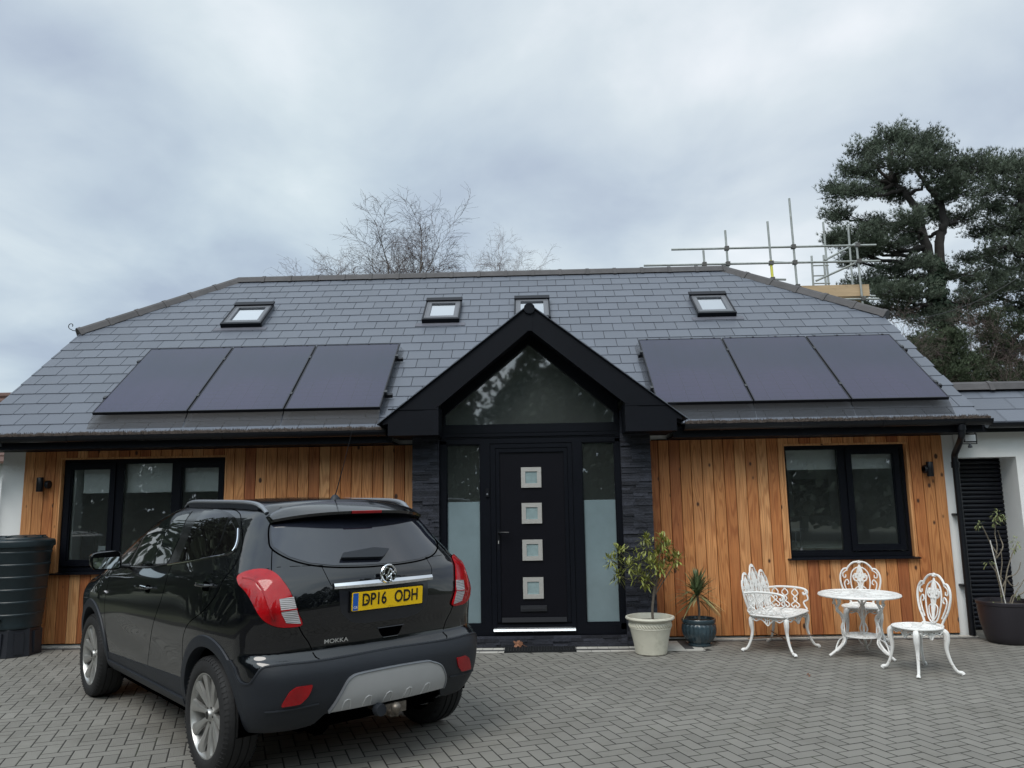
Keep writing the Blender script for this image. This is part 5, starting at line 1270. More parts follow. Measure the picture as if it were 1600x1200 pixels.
# overhead cable
a, b = PXY(1200, 560, 9), PXY(1640, 540, 20)
a = PXY(1395, 505, 12.5); b = PXY(1660, 380, 13)
pts = [a.lerp(b, k / 14) - Vector((0, 0, .5 * math.sin(PI * k / 14))) for k in range(15)]
g = MB(); g.tube(pts, .010, 5); tag(g.build('overhead_cable', M['wire']), 'thin overhead cable crossing in front of the pines', 'cable')
# ------------------------------------------------------------------ car
def lerp(x,xs,ys): return np.interp(x,xs,ys)
def smooth_interp(x,xs,ys):
    # monotone-ish cubic hermite (catmull)
    xs=np.array(xs,float);ys=np.array(ys,float)
    m=np.gradient(ys,xs)
    d=np.diff(ys)/np.diff(xs)
    for i in range(1,len(xs)-1):
        if d[i-1]*d[i]<=0: m[i]=0
        else: m[i]=2*d[i-1]*d[i]/(d[i-1]+d[i])
    m[0]=d[0];m[-1]=d[-1]
    x=np.clip(x,xs[0],xs[-1]); i=np.clip(np.searchsorted(xs,x)-1,0,len(xs)-2)
    h=xs[i+1]-xs[i]; t=(x-xs[i])/h
    return (2*t**3-3*t**2+1)*ys[i]+(t**3-2*t**2+t)*h*m[i]+(-2*t**3+3*t**2)*ys[i+1]+(t**3-t**2)*h*m[i+1]
TOPX=[-2.2,-1.9,-1.7,-1.3,-0.7,-0.1,0.35,0.6,1.0,1.3,1.45,1.8,2.05,2.2]
TOPZ=[1.50,1.585,1.622,1.652,1.668,1.66,1.60,1.52,1.34,1.19,1.14,1.06,.955,.78]
RZ=[.28,.36,.50,.62,.69,.725,.745,.80,.92,1.05,1.16,1.23,1.35,1.5,1.65]
RX=[-1.93,-2.03,-2.11,-2.125,-2.105,-2.075,-2.03,-2.03,-2.045,-2.05,-2.03,-1.97,-1.865,-1.73,-1.58]
SZ=[.28,.36,.5,.65,.8,.95,1.05,1.12,1.2,1.35,1.5,1.62]
SY=[.80,.835,.868,.882,.885,.875,.858,.832,.800,.748,.690,.64]
def smax(a,b,k):
    h=np.maximum(k-np.abs(a-b),0)/k
    return np.maximum(a,b)+h*h*k*.25
def F(X,Y,Z):
    Ya=np.abs(Y)
    kick=np.clip((0.4-X)/1.9,-.3,1.0)*.14   # belt kick upward to the rear
    zz=Z-np.clip((Z-.85)/.3,0,1)*kick*np.clip((1.65-Z)/.35,0,1)
    side=smooth_interp(zz,SZ,SY)
    taper=1-.066*np.clip((-X-1.0)/1.0,0,2)**1.6-.045*np.clip((X-1.0)/1.0,0,2)**1.7
    up=np.clip((Z-1.15)/.35,0,1)
    taper=taper-up*.12*np.clip((-X-.7)/1.0,0,1.2)**1.5-up*.06*np.clip((X+.1)/1.0,0,1.5)**1.3
    side=side*taper
    side=side+.016*np.exp(-((X+1.38)/.42)**2-((Z-.86)/.17)**2)+.012*np.exp(-((X-1.28)/.42)**2-((Z-.82)/.17)**2)
    # door scallop
    side=side-.016*np.exp(-((X-.0)/.75)**4-((Z-.62)/.11)**2)
    rear=smooth_interp(Z,RZ,RX)
    top=smooth_interp(X,TOPX,TOPZ)-.035*(Ya/.6)**2-.03*np.clip(Ya/.7,0,2)**4
    r=rear+(.125+.16*np.clip((Z-1.0)/.4,0,1))*(Ya/.8)**2.3-X
    # plate recess
    fr=X-(2.14-.30*(Ya/.85)**2.4-.25*np.clip((.5-Z)/.25,0,1)**2)
    f=smax(Ya-side,Z-top,.13)
    f=smax(f,r,.16)
    f=smax(f,fr,.15)
    f=smax(f,.295-Z,.05)
    return f

def grad(P, e=.004):
    X, Y, Z = P[:, 0], P[:, 1], P[:, 2]
    g = np.stack([F(X + e, Y, Z) - F(X - e, Y, Z), F(X, Y + e, Z) - F(X, Y - e, Z), F(X, Y, Z + e) - F(X, Y, Z - e)], 1)
    return g / np.maximum(np.linalg.norm(g, axis=1, keepdims=True), 1e-9)
def root_in(O, Dr, t0, t1, steps=60):
    """first surface point coming from outside along Dr"""
    n = len(O); ts = np.linspace(t0, t1, steps); hit = np.full(n, t1); done = np.zeros(n, bool); lo = np.full(n, t0)
    for i, t in enumerate(ts):
        P = O + Dr * t; f = F(P[:, 0], P[:, 1], P[:, 2]); now = (f < 0) & ~done
        hit[now] = t; lo[now] = ts[max(i - 1, 0)]; done |= now
    for _ in range(22):
        m = (lo + hit) / 2; P = O + Dr * m[:, None]; f = F(P[:, 0], P[:, 1], P[:, 2]); ins = f < 0
        hit = np.where(ins, m, hit); lo = np.where(ins, lo, m)
    return O + Dr * hit[:, None]
def map_side(sgn):
    def f(uv):
        uv = np.asarray(uv, float); O = np.stack([uv[:, 0], np.full(len(uv), sgn * 1.15), uv[:, 1]], 1); D = np.tile([[0, -sgn, 0]], (len(uv), 1)).astype(float)
        return root_in(O, D, 0, 1.1)
    return f
def map_wrap(uv):       # u = degrees round the tail (0 = straight back, + = left), v = height
    uv = np.asarray(uv, float); a = np.radians(uv[:, 0]); D = np.stack([-np.cos(a), np.sin(a), 0 * a], 1)
    O = np.stack([np.full(len(a), -1.0), 0 * a, uv[:, 1]], 1) + D * 1.6
    return root_in(O, -D, 0, 1.55)
def map_top(uv):
    uv = np.asarray(uv, float); O = np.stack([uv[:, 0], uv[:, 1], np.full(len(uv), 1.9)], 1); return root_in(O, np.tile([[0., 0., -1.]], (len(uv), 1)), 0, 1.2)
def patch(poly, mp, off, step=(.03, .03), depth=.02, g=None, flip=False):
    """fill a 2-D outline, lay it on the body skin, raise it by off with a skirt running back"""
    bm = bmesh.new(); vs = [bm.verts.new((p[0], p[1], 0)) for p in poly]; bm.faces.new(vs)
    xs = [p[0] for p in poly]; ys = [p[1] for p in poly]
    for ax, (a, b, st) in enumerate(((min(xs), max(xs), step[0]), (min(ys), max(ys), step[1]))):
        k = math.floor(a / st) + 1
        while k * st < b - 1e-6:
            co_ = [0, 0, 0]; no = [0, 0, 0]; co_[ax] = k * st; no[ax] = 1
            bmesh.ops.bisect_plane(bm, geom=bm.verts[:] + bm.edges[:] + bm.faces[:], plane_co=co_, plane_no=no, dist=1e-7); k += 1
    bm.verts.ensure_lookup_table(); bm.verts.index_update()
    uv = np.array([(v.co.x, v.co.y) for v in bm.verts]); P = mp(uv); Nn = grad(P)
    top = P + Nn * off; bot = P + Nn * (off - depth)
    G = g or MB(); o = G.add([tuple(p) for p in top], [tuple(v.index for v in f.verts) for f in bm.faces])
    be = [e for e in bm.edges if len(e.link_faces) == 1]; used = {}
    for e in be:
        for v in e.verts:
            if v.index not in used: used[v.index] = G.add([tuple(top[v.index]), tuple(bot[v.index])], [])
        a, b = used[e.verts[0].index], used[e.verts[1].index]
        G.add([], []); G.f.append((a, b, b + 1, a + 1)); G.r.append(G.cur); G.m.append(G.mi)
    bm.free(); return G
def ribbon(pts, mp, w, off, g, sub=.02, scale=(1, 1), lift=0.):
    """thin strip along a 2-D line on the skin; w in metres, scale converts map units to metres"""
    P2 = [Vector((p[0], p[1])) for p in pts]; out = []
    for a, b in zip(P2[:-1], P2[1:]):
        L = math.hypot((b.x - a.x) * scale[0], (b.y - a.y) * scale[1]); n = max(1, int(L / sub))
        out += [a.lerp(b, k / n) for k in range(n)]
    out.append(P2[-1]); S = mp(np.array([(p.x, p.y) for p in out])); Nn = grad(S); T = np.gradient(S, axis=0); T /= np.maximum(np.linalg.norm(T, axis=1, keepdims=True), 1e-9)
    B = np.cross(T, Nn); n = len(S); vs = []
    for i in range(n):
        vs += [tuple(S[i] - B[i] * w / 2 - Nn[i] * .004), tuple(S[i] - B[i] * w / 2 + Nn[i] * off), tuple(S[i] + Nn[i] * (off + lift)), tuple(S[i] + B[i] * w / 2 + Nn[i] * off), tuple(S[i] + B[i] * w / 2 - Nn[i] * .004)]
    g.add(vs, [(i * 5 + k, i * 5 + k + 1, i * 5 + k + 6, i * 5 + k + 5) for i in range(n - 1) for k in range(4)])
    return g
def rc(pts, n=5, closed=False): return [(p.x, p.y) for p in catmull([Vector((a, b, 0)) for a, b in pts], n, closed)]

car = thing('parked_car', 'glossy black compact crossover car parked at an angle, tail to the camera', 'car', (-2.34386, -2.71078, 0), R(133.2373), local=True)
WXF, WXR = 1.31, -1.38; WR = .347
# --- body skin: a box grid pushed onto the implicit shape
def body():
    C0 = np.array([0, 0, .86]); bx = np.array([[-2.2, 2.2], [-.93, .93], [.22, 1.70]]); cell = .022
    G = MB(); vmap = {}; P = []; faces = []
    n = [int(round((bx[i, 1] - bx[i, 0]) / cell)) for i in range(3)]
    def vid(i, j, k):
        key = (i, j, k)
        if key not in vmap: vmap[key] = len(P); P.append((bx[0, 0] + (bx[0, 1] - bx[0, 0]) * i / n[0], bx[1, 0] + (bx[1, 1] - bx[1, 0]) * j / n[1], bx[2, 0] + (bx[2, 1] - bx[2, 0]) * k / n[2]))
        return vmap[key]
    for i in range(n[0]):
        for j in range(n[1]):
            faces.append((vid(i, j, n[2]), vid(i + 1, j, n[2]), vid(i + 1, j + 1, n[2]), vid(i, j + 1, n[2])))
    for i in range(n[0]):
        for k in range(n[2]):
            faces.append((vid(i, 0, k), vid(i + 1, 0, k), vid(i + 1, 0, k + 1), vid(i, 0, k + 1))); faces.append((vid(i, n[1], k + 1), vid(i + 1, n[1], k + 1), vid(i + 1, n[1], k), vid(i, n[1], k)))
    for j in range(n[1]):
        for k in range(n[2]):
            faces.append((vid(0, j, k + 1), vid(0, j + 1, k + 1), vid(0, j + 1, k), vid(0, j, k))); faces.append((vid(n[0], j, k), vid(n[0], j + 1, k), vid(n[0], j + 1, k + 1), vid(n[0], j, k + 1)))
    A = np.array(P) - C0; lo = np.zeros(len(A)); hi = np.full(len(A), 1.3)
    # march outward then bisect, so creases stay on the first crossing
    prev = np.zeros(len(A)); fin = np.zeros(len(A), bool); lo = np.zeros(len(A)); hi = np.ones(len(A))
    for t in np.linspace(.3, 1.25, 70):
        Q = C0 + A * t; f = F(Q[:, 0], Q[:, 1], Q[:, 2]); now = (f > 0) & ~fin; hi[now] = t; lo[now] = prev[now]; fin |= now; prev[:] = t
    for _ in range(24):
        m = (lo + hi) / 2; Q = C0 + A * m[:, None]; f = F(Q[:, 0], Q[:, 1], Q[:, 2]); ins = f < 0; lo = np.where(ins, m, lo); hi = np.where(ins, hi, m)
    S = C0 + A * lo[:, None]
    keep = []
    for f in faces:
        c = S[list(f)].mean(0)
        if abs(c[1]) > .52 and min((c[0] - WXF) ** 2, (c[0] - WXR) ** 2) + (c[2] - .36) ** 2 < .402 ** 2: continue
        if c[2] < .305 or (c[0] < -1.86 and c[2] < .40 and abs(c[1]) < .46): continue
        keep.append(f)
    me = bpy.data.meshes.new('body'); me.from_pydata([tuple(p) for p in S], [], keep); me.materials.append(M['car_paint'])
    bm = bmesh.new(); bm.from_mesh(me); bmesh.ops.delete(bm, geom=[v for v in bm.verts if not v.link_faces], context='VERTS'); bmesh.ops.recalc_face_normals(bm, faces=bm.faces); bm.to_mesh(me); bm.free()
    me.shade_smooth()
    o = bpy.data.objects.new('body', me); COL.objects.link(o); o.parent = car; OFF[o.name] = (0, 0, 0); return o
body_o = body()
LC = (0, 0, 0)
def cb(g, name, m, par=car, smooth=True, sharp=30, recalc=True): return g.build(name, m, par, smooth, recalc, sharp, off=LC)
# --- side glass, seams, trims (both sides)
SD = (.0, .0)
for sg in (1, -1):
    mp = map_side(sg)
    # black surround of the side glass
    outer = rc([(.93, 1.128), (.50, 1.128), (-.43, 1.190), (-1.19, 1.275), (-1.42, 1.308), (-1.462, 1.345), (-1.40, 1.42), (-1.27, 1.505), (-1.08, 1.556), (-.86, 1.582), (-.42, 1.600), (-.03, 1.585), (.22, 1.535), (.48, 1.435), (.72, 1.31), (.92, 1.18)], 4, True)
    cb(patch(outer, mp, .0015, depth=.012), 'window_surround', M['car_black'])
    cb(patch(round_poly([(.505, 1.143), (.44, 1.395), (.205, 1.50), (-.05, 1.565), (-.335, 1.578), (-.435, 1.40), (-.425, 1.207)], [.02, .05, .12, .15, .03, .03, .02]), mp, .0045, depth=.01), 'front_door_window', M['car_side_glass'])
    cb(patch(round_poly([(.83, 1.143), (.70, 1.245), (.52, 1.365), (.575, 1.14)], .012), mp, .0045, depth=.01), 'quarter_light', M['car_side_glass'])
    cb(patch(round_poly([(-.640, 1.232), (-.62, 1.40), (-.565, 1.577), (-.85, 1.572), (-1.10, 1.537), (-1.185, 1.40), (-1.195, 1.292), (-.9, 1.254)], [.02, .0, .03, .1, .04, 0, .015, 0]), mp, .0045, depth=.01), 'rear_door_window', M['car_glass'])
    cb(patch(round_poly([(-1.222, 1.298), (-1.205, 1.41), (-1.150, 1.520), (-1.30, 1.46), (-1.395, 1.375), (-1.408, 1.335)], [.015, 0, .02, .03, .02, .03]), mp, .0045, depth=.01), 'rear_quarter_window', M['car_glass'])
    g = MB(); ribbon(rc([(-.44, 1.196), (-.8, 1.235), (-1.2, 1.282), (-1.385, 1.308), (-1.432, 1.338), (-1.405, 1.395), (-1.33, 1.462)], 6), mp, .011, .007, g, lift=.003); cb(g, 'chrome_trim', M['chrome'])
    g = MB(); ribbon(rc([(.93, 1.133), (.5, 1.133), (.0, 1.155), (-.43, 1.195)], 5), mp, .012, .006, g, lift=.002); cb(g, 'waist_seal', M['car_black'])
    # door gaps
    g = MB()
    for pl_, w in ((rc([(-.34, 1.612), (-.86, 1.600), (-1.17, 1.565), (-1.33, 1.49), (-1.47, 1.39), (-1.555, 1.27), (-1.53, 1.19), (-1.46, 1.08), (-1.35, .99), (-1.24, .93), (-1.08, .86), (-.99, .76), (-.97, .62), (-.97, .36)], 5), .006),
                   (rc([(-.335, 1.60), (-.44, 1.42), (-.52, 1.20), (-.50, 1.0), (-.37, .8), (-.26, .65), (-.22, .52), (-.20, .36)], 5), .006),
                   (rc([(.90, 1.13), (.90, .95), (.895, .80), (.87, .62), (.82, .48), (.79, .36)], 5), .006),
                   (rc([(-.34, 1.612), (0, 1.597), (.24, 1.548), (.5, 1.44), (.74, 1.315), (.93, 1.185)], 5), .005)):
        ribbon(pl_, mp, w, .0006, g)
    ribbon(rc([(-1.92, 1.24), (-1.80, 1.235), (-1.72, 1.16)], 4), mp, .004, .0006, g)
    cb(g, 'door_seam', M['car_seam'])
    # plastic lower doors and sill
    g = MB(); patch([(.86, .315), (.88, .43), (-.96, .50), (-.96, .315)][::-1], mp, .0035, (.06, .03), .02, g); cb(g, 'door_lower_trim', M['car_plastic'])
    g = MB(); patch([(.87, .305), (.87, .37), (-.94, .37), (-.94, .305)][::-1], mp, .018, (.06, .02), .05, g); cb(g, 'sill_trim', M['car_plastic'])
    # handles
    for hx, hz in ((-1.28, 1.118), (-.155, 1.022)):
        s0 = mp([(hx, hz)])[0]; g = MB()
        P_ = [mp([(hx + d, hz + d * -.03)])[0] for d in (-.10, -.085, -.05, 0, .05, .085, .10)]; oo = [.0, .026, .036, .038, .036, .026, .0]
        g.tube(catmull([Vector(tuple(p)) + Vector((0, sg * o_, 0)) for p, o_ in zip(P_, oo)], 3), [.010] * 3 + [.0145] * 12 + [.012] * 4, 10, flat=.65); h_ = cb(g, 'door_handle', M['car_paint'])
        g = MB(); patch(round_poly([(hx - .055, hz - .038), (hx + .055, hz - .038), (hx + .055, hz + .018), (hx - .055, hz + .018)], .026), mp, .001, depth=.006, g=g); cb(g, 'handle_recess', M['car_seam'], h_)
        g = MB(); g.tube([Vector(tuple(mp([(hx + d, hz + .012)])[0])) + Vector((0, sg * .040, 0)) for d in (-.07, 0, .07)], .0035, 6); cb(g, 'chrome_strip', M['chrome'], h_)
    # wheel arch trims
    for wx in (WXF, WXR):
        g = MB(); na, nr = 52, 4; uv = []; th = np.linspace(R(-12), R(192), na)
        if wx < 0: th = np.linspace(R(-12), R(200), na)
        rr_ = [.388, .394, .428, .460, .466]
        for a in th:
            for r_ in rr_: uv.append((wx + r_ * math.cos(a), max(.36 + r_ * math.sin(a), .29)))
        S = mp(np.array(uv)); ofs = [-.06, .010, .014, .010, -.004]; S = S + np.array([[0, sg, 0]]) * np.tile(ofs, na)[:, None]
        g.add([tuple(p) for p in S], [(i * 5 + k, i * 5 + k + 1, i * 5 + k + 6, i * 5 + k + 5) for i in range(na - 1) for k in range(4)]); cb(g, 'wheel_arch_trim', M['car_plastic'], sharp=50)
        g = MB(); vs = []; nn = 30
        for y in (sg * .83, sg * .50):
            for k in range(nn + 1): a = R(-25) + R(230) * k / nn; vs.append((wx + .405 * math.cos(a), y, max(.285, .36 + .405 * math.sin(a))))
        g.add(vs, [(k, k + 1, k + nn + 2, k + nn + 1) for k in range(nn)]); g.add([(wx + .41 * math.cos(2 * PI * k / 24), sg * .50, max(.285, .36 + .41 * math.sin(2 * PI * k / 24))) for k in range(24)], [tuple(range(24))]); cb(g, 'wheel_arch_liner', M['car_seam'], smooth=False)
    # mirror
    g = MB(); vs = []; nu, nv = 20, 12
    cx_, cy_, cz_ = .50, sg * 1.00, 1.195
    for i in range(nv + 1):
        v = -PI / 2 + PI * i / nv
        for j in range(nu):
            u = 2 * PI * j / nu; e = .55
            f = lambda q: math.copysign(abs(q) ** e, q)
            x = f(math.cos(v)) * f(math.cos(u)); y = f(math.cos(v)) * f(math.sin(u)); z = f(math.sin(v))
            x = x * (.085 if x > 0 else .045) * (1 - .25 * abs(y)); vs.append((cx_ + x + .02 * (1 - abs(y)), cy_ + y * .118, cz_ + z * (.083 - .022 * (y * sg + 1) / 2 * 1) + .006 * y * sg))
    g.add(vs, [(i * nu + j, i * nu + (j + 1) % nu, (i + 1) * nu + (j + 1) % nu, (i + 1) * nu + j) for i in range(nv) for j in range(nu)])
    mo = cb(g, 'door_mirror', M['car_paint'], sharp=60)
    g = MB(); pr = round_poly([(-.098, -.066), (.098, -.058), (.104, .050), (-.085, .066)], .035); pr = [(a * sg, b) for a, b in pr]
    g.prism([(cy_ + a, cz_ + b) for a, b in pr], 'x', cx_ - .034, cx_ - .030); g.v = [(p[0] + (p[2] - cz_) * .16, p[1], p[2]) for p in g.v]; cb(g, 'mirror_glass', M['mirror'], mo, False)
    g = MB(); pr = round_poly([(-.108, -.076), (.108, -.066), (.112, .058), (-.095, .074)], .04); g.prism([(cy_ + a * sg, cz_ + b) for a, b in pr], 'x', cx_ - .030, cx_ - .010); cb(g, 'mirror_rim', M['car_black'], mo, False)
    g = MB(); g.tube([(.52, sg * .80, 1.135), (.53, sg * .90, 1.145), (.52, sg * .95, 1.16)], [.035, .03, .035], 10, flat=.6); cb(g, 'mirror_arm', M['car_black'], mo)
    # roof rail
    g = MB(); pts = []; xs = [.02, -.06, -.25, -.7, -1.10, -1.30, -1.40, -1.47]; base = map_top([(x, sg * (.592 - .055 * abs(x + .7) ** 1.5)) for x in xs]); lift = [.0, .022, .036, .036, .036, .032, .018, .0]
    g.tube(catmull([Vector(tuple(p)) + Vector((0, 0, l)) for p, l in zip(base, lift)], 5), [.015] * 5 + [.021] * 26 + [.016] * 5, 10, flat=.75); cb(g, 'roof_rail', M['rail'])
    g = MB()
    for x in np.linspace(-.12, -1.38, 20)[:-1]:
        b = map_top([(x, sg * (.592 - .055 * abs(x + .7) ** 1.5)), (x - .065, sg * (.592 - .055 * abs(x - .065 + .7) ** 1.5))])
        g.bar(Vector(tuple(b[0])) + Vector((0, 0, .010)), Vector(tuple(b[1])) + Vector((0, 0, .010)), .038, .034)
    cb(g, 'rail_base', M['car_plastic'], smooth=False)
    # side badge
    s_ = mp([(.885, .905)])[0]; g = MB(); g.tube([Vector(tuple(s_)) + Vector((.025, sg * .004, .012)), Vector(tuple(s_)) + Vector((-.03, sg * .006, .0))], [.012, .007], 8, flat=.5); cb(g, 'side_indicator', M['lamp_clear'])
# --- windscreen
ws = [(.66, .60), (.60, .0), (.66, -.60), (1.22, -.70), (1.34, -.35), (1.37, 0), (1.34, .35), (1.22, .70)]
cb(patch(round_poly(ws, .05), map_top, .002, (.05, .05), .01), 'windscreen', M['car_glass'])
g = MB(); ribbon(rc([(1.42, .78), (1.47, .4), (1.48, 0), (1.47, -.4), (1.42, -.78)], 5), map_top, .008, .0006, g); cb(g, 'bonnet_gap', M['car_seam'])
# --- rear window (own black edge) and hatch gap
rg = [(43.8, 1.52), (44.2, 1.47), (42.6, 1.40), (40.8, 1.355), (34.5, 1.297), (27.5, 1.258), (19, 1.236), (8, 1.227), (0, 1.226)]
rgm = rg + [(-a, b) for a, b in rg[:-1][::-1]] + [(-30, 1.555), (-12, 1.565), (12, 1.565), (30, 1.555)]
cb(patch(rgm, map_wrap, .002, (2., .02), .012), 'rear_window', M['car_rear_glass'])
WS = (.0175, 1)
g = MB(); b_ = [(45.0, 1.53), (45.4, 1.475), (43.6, 1.395), (41.4, 1.345), (34.8, 1.286), (27.6, 1.247), (19, 1.225), (8, 1.215), (0, 1.214)]
ribbon(rc(b_ + [(-a, z) for a, z in b_[:-1][::-1]], 4), map_wrap, .010, .002, g, scale=WS)
for s_ in (1, -1):
    ribbon(rc([(s_ * 41.2, 1.345), (s_ * 40.2, 1.28), (s_ * 39.3, 1.222)], 4), map_wrap, .006, .0006, g, scale=WS)
    ribbon(rc([(s_ * 30.0, .905), (s_ * 29.0, .86), (s_ * 27, .80), (s_ * 25.4, .735), (s_ * 23.5, .708)], 4), map_wrap, .006, .0006, g, scale=WS)
    ribbon(rc([(s_ * 23.2, 1.238), (s_ * 21.8, 1.18), (s_ * 20.2, 1.12)], 4), map_wrap, .004, .0006, g, scale=WS)
    ribbon(rc([(s_ * 45, 1.53), (s_ * 44.0, 1.60)], 3), map_wrap, .006, .0006, g, scale=WS)
ribbon([(23.5, .708), (0, .716), (-23.5, .708)], map_wrap, .008, .0006, g, scale=WS)
cb(g, 'tailgate_gap', M['car_seam'])
# small fixed pane behind the tailgate corner
for s_ in (1, -1):
    cb(patch(round_poly([(s_ * 46.2, 1.49), (s_ * 45.9, 1.40), (s_ * 43.2, 1.365), (s_ * 45.2, 1.45)], .8), map_wrap, .0015, (2, .03), .008), 'corner_pane', M['car_glass'])
# --- tail lights
def mir(p, s_): return [(a * s_, b) for a, b in p]
tl = rc([(50.0, 1.186), (47.5, 1.212), (43.5, 1.226), (39.8, 1.219), (36.6, 1.187), (34.0, 1.135), (32.0, 1.07), (30.4, .985), (29.2, .915), (32.5, .906), (36.0, .915), (38.8, .945), (40.8, .99), (43.2, 1.06), (45.6, 1.11), (48.6, 1.15)], 4, True)
for s_ in (1, -1):
    lo_ = cb(patch(mir(tl, s_), map_wrap, .016, (1.5, .02), .03), 'tail_light', M['lamp_red'])
    cb(patch(mir([(35.6, 1.064), (31.7, 1.072), (30.9, 1.01), (29.6, .922), (33.6, .932), (34.8, .985)], s_), map_wrap, .0185, (1.5, .02), .006), 'reversing_lamp', M['lamp_clear'], lo_)
    g = MB(); ribbon(mir([(35.2, 1.0), (30.6, 1.004)], s_), map_wrap, .008, .020, g, scale=WS); cb(g, 'lamp_divider', M['lamp_red_dark'], lo_)
    g = MB(); ribbon(mir(rc([(47.5, 1.18), (43.5, 1.17), (40.5, 1.12), (38.3, 1.03), (36.6, .955)], 5), s_), map_wrap, .014, .0175, g, scale=WS, lift=.002); cb(g, 'lamp_bar', M['lamp_red_dark'], lo_)
    g = MB(); ribbon(mir([(p[0], p[1]) for p in tl + tl[:1]], s_), map_wrap, .010, .003, g, scale=WS); cb(g, 'lamp_seal', M['car_seam'], lo_)
# --- plate recess, strip, badge, plate
def wy(y, x=-2.03): return math.degrees(math.atan2(y, -(x + 1.0)))
rec = round_poly([(17.8, 1.10), (17.3, .965), (13.6, .893), (8, .880), (-8, .880), (-13.6, .893), (-17.3, .965), (-17.8, 1.10)], [.1, 3, 3, 1, 1, 3, 3, .1])
cb(patch(rec, map_wrap, .0015, (2, .03), .01), 'plate_recess', M['car_recess'] if 'car_recess' in M else M['car_paint'])
g = MB(); n = 24; vs = []
for k in range(n + 1):
    y = .365 * (1 - 2 * k / n); S = map_wrap([(wy(y), 1.118)])[0]; hh = .021 - .004 * abs(y) / .365
    vs += [(S[0] + .01, y, 1.118 - hh), (S[0] - .020, y, 1.118 - hh * .9), (S[0] - .024, y, 1.118 + .0), (S[0] - .014, y, 1.118 + hh), (S[0] + .01, y, 1.118 + hh)]
g.add(vs, [(k * 5 + q, k * 5 + q + 1, k * 5 + q + 6, k * 5 + q + 5) for k in range(n) for q in range(4)]); g.f.append((0, 1, 2, 3, 4)); g.r.append(.5); g.m.append(0); g.f.append((n * 5, n * 5 + 4, n * 5 + 3, n * 5 + 2, n * 5 + 1)); g.r.append(.5); g.m.append(0)
cb(g, 'chrome_strip', M['chrome'], sharp=35)
g = MB(); bxx = -2.068; g.lathe([(0, 0), (.056, 0), (.060, -.004), (.0605, -.010), (.056, -.016), (.049, -.014), (.046, -.008), (0, -.008)], 36, (bxx + .012, 0, 1.170), 'x'); bd = cb(g, 'badge', M['chrome'])
g = MB(); g.lathe([(0, -.0085), (.0455, -.0085)], 30, (bxx + .012, 0, 1.170), 'x'); cb(g, 'badge_field', M['car_black'], bd, False, recalc=False)
g = MB()   # winged beast emblem in relief (y mirrored because we look from behind)
for pts, r_ in (([(-.034, .006), (-.030, .026), (-.012, .036), (.006, .030), (.004, .016), (-.010, .012)], .0055), ([(.006, .030), (.020, .020), (.022, .004), (.012, -.012), (.016, -.030), (.010, -.042)], .0065),
                ([(.004, .016), (-.004, .0), (-.014, -.010), (-.030, -.010)], .006), ([(-.014, -.010), (-.010, -.026), (-.020, -.036)], .005), ([(.012, -.012), (-.002, -.020), (-.004, -.038)], .0055), ([(.022, .004), (.036, .010), (.040, -.006)], .005), ([(-.034, .006), (-.040, -.006)], .004), ([(-.012, .036), (-.024, .038)], .004)):
    g.tube([(bxx + .002, -q.x, 1.170 + q.y) for q in catmull([Vector((a, b, 0)) for a, b in pts], 4)], r_, 6)
cb(g, 'emblem', M['chrome'], bd)
PXC = -2.063; tilt = R(4)
pm = Matrix.Translation((PXC, 0, 1.018)) @ Matrix.Rotation(-tilt, 4, 'Y')
g = MB(); pr = round_poly([(-.26, -.0555), (.26, -.0555), (.26, .0555), (-.26, .0555)], .008); n = len(pr)
g.add([pm @ Vector((-.003, a, b)) for a, b in pr] + [pm @ Vector((.003, a, b)) for a, b in pr], [tuple(range(n)), tuple(range(2 * n - 1, n - 1, -1))] + [(i, (i + 1) % n, (i + 1) % n + n, i + n) for i in range(n)])
plate = cb(g, 'number_plate', M['plate_yellow'], smooth=False)
def put_text(body, size, sx, y, z, x, m, name, par, ext=.0008, bold=0., mx=None):
    vs, fs = text_mesh(body, size, sx, ext, bold); g = MB(); mx = mx or pm
    for i_, (a_, b_) in enumerate(((0, 0), (.0034, 0), (-.0034, 0), (0, .0022), (0, -.0022)) if size > .09 else ((0, 0),)):
        g.add([mx @ Vector((x - v[2] - i_ * .00012, -v[0] + y + a_, v[1] + z + b_)) for v in vs], fs); return cb(g, name, m, par, False)
put_text('DP16', .102, .78, .104, .004, -.0045, M['plate_black'], 'lettering', plate, bold=.0018)
put_text('ODH', .102, .78, -.134, .004, -.0045, M['plate_black'], 'lettering', plate, bold=.0018)
put_text('GB', .022, 1., .238, -.034, -.0060, M['plate_white'], 'lettering', plate, ext=.0003)
put_text('—————', .007, 1.2, -.02, -.047, -.0045, M['plate_black'], 'small_print', plate, ext=.0003)
g = MB(); g.add([pm @ Vector((-.0042, a, b)) for a, b in ((.256, -.052), (.219, -.052), (.219, .052), (.256, .052))], [(0, 1, 2, 3)]); cb(g, 'blue_band', M['plate_blue'], plate, False)
for sy in (1, -1):
    g = MB(); q = pm @ Vector((-.0048, 0, 0)); g.lathe([(0, -.0015), (.006, -.001), (.0065, .001)], 12, (q.x, sy * (.158 if sy > 0 else .155), 1.020), 'x'); cb(g, 'plate_screw', M['plate_black'], plate)
g = MB(); g.add([pm @ Vector((.004, a, b)) for a, b in ((.27, -.064), (-.27, -.064), (-.27, .064), (.27, .064))] + [pm @ Vector((.03, a, b)) for a, b in ((.27, -.064), (-.27, -.064), (-.27, .064), (.27, .064))], [(0, 1, 2, 3), (4, 5, 6, 7), (0, 1, 5, 4), (1, 2, 6, 5), (2, 3, 7, 6), (3, 0, 4, 7)]); cb(g, 'plate_holder', M['car_black'], plate, False)
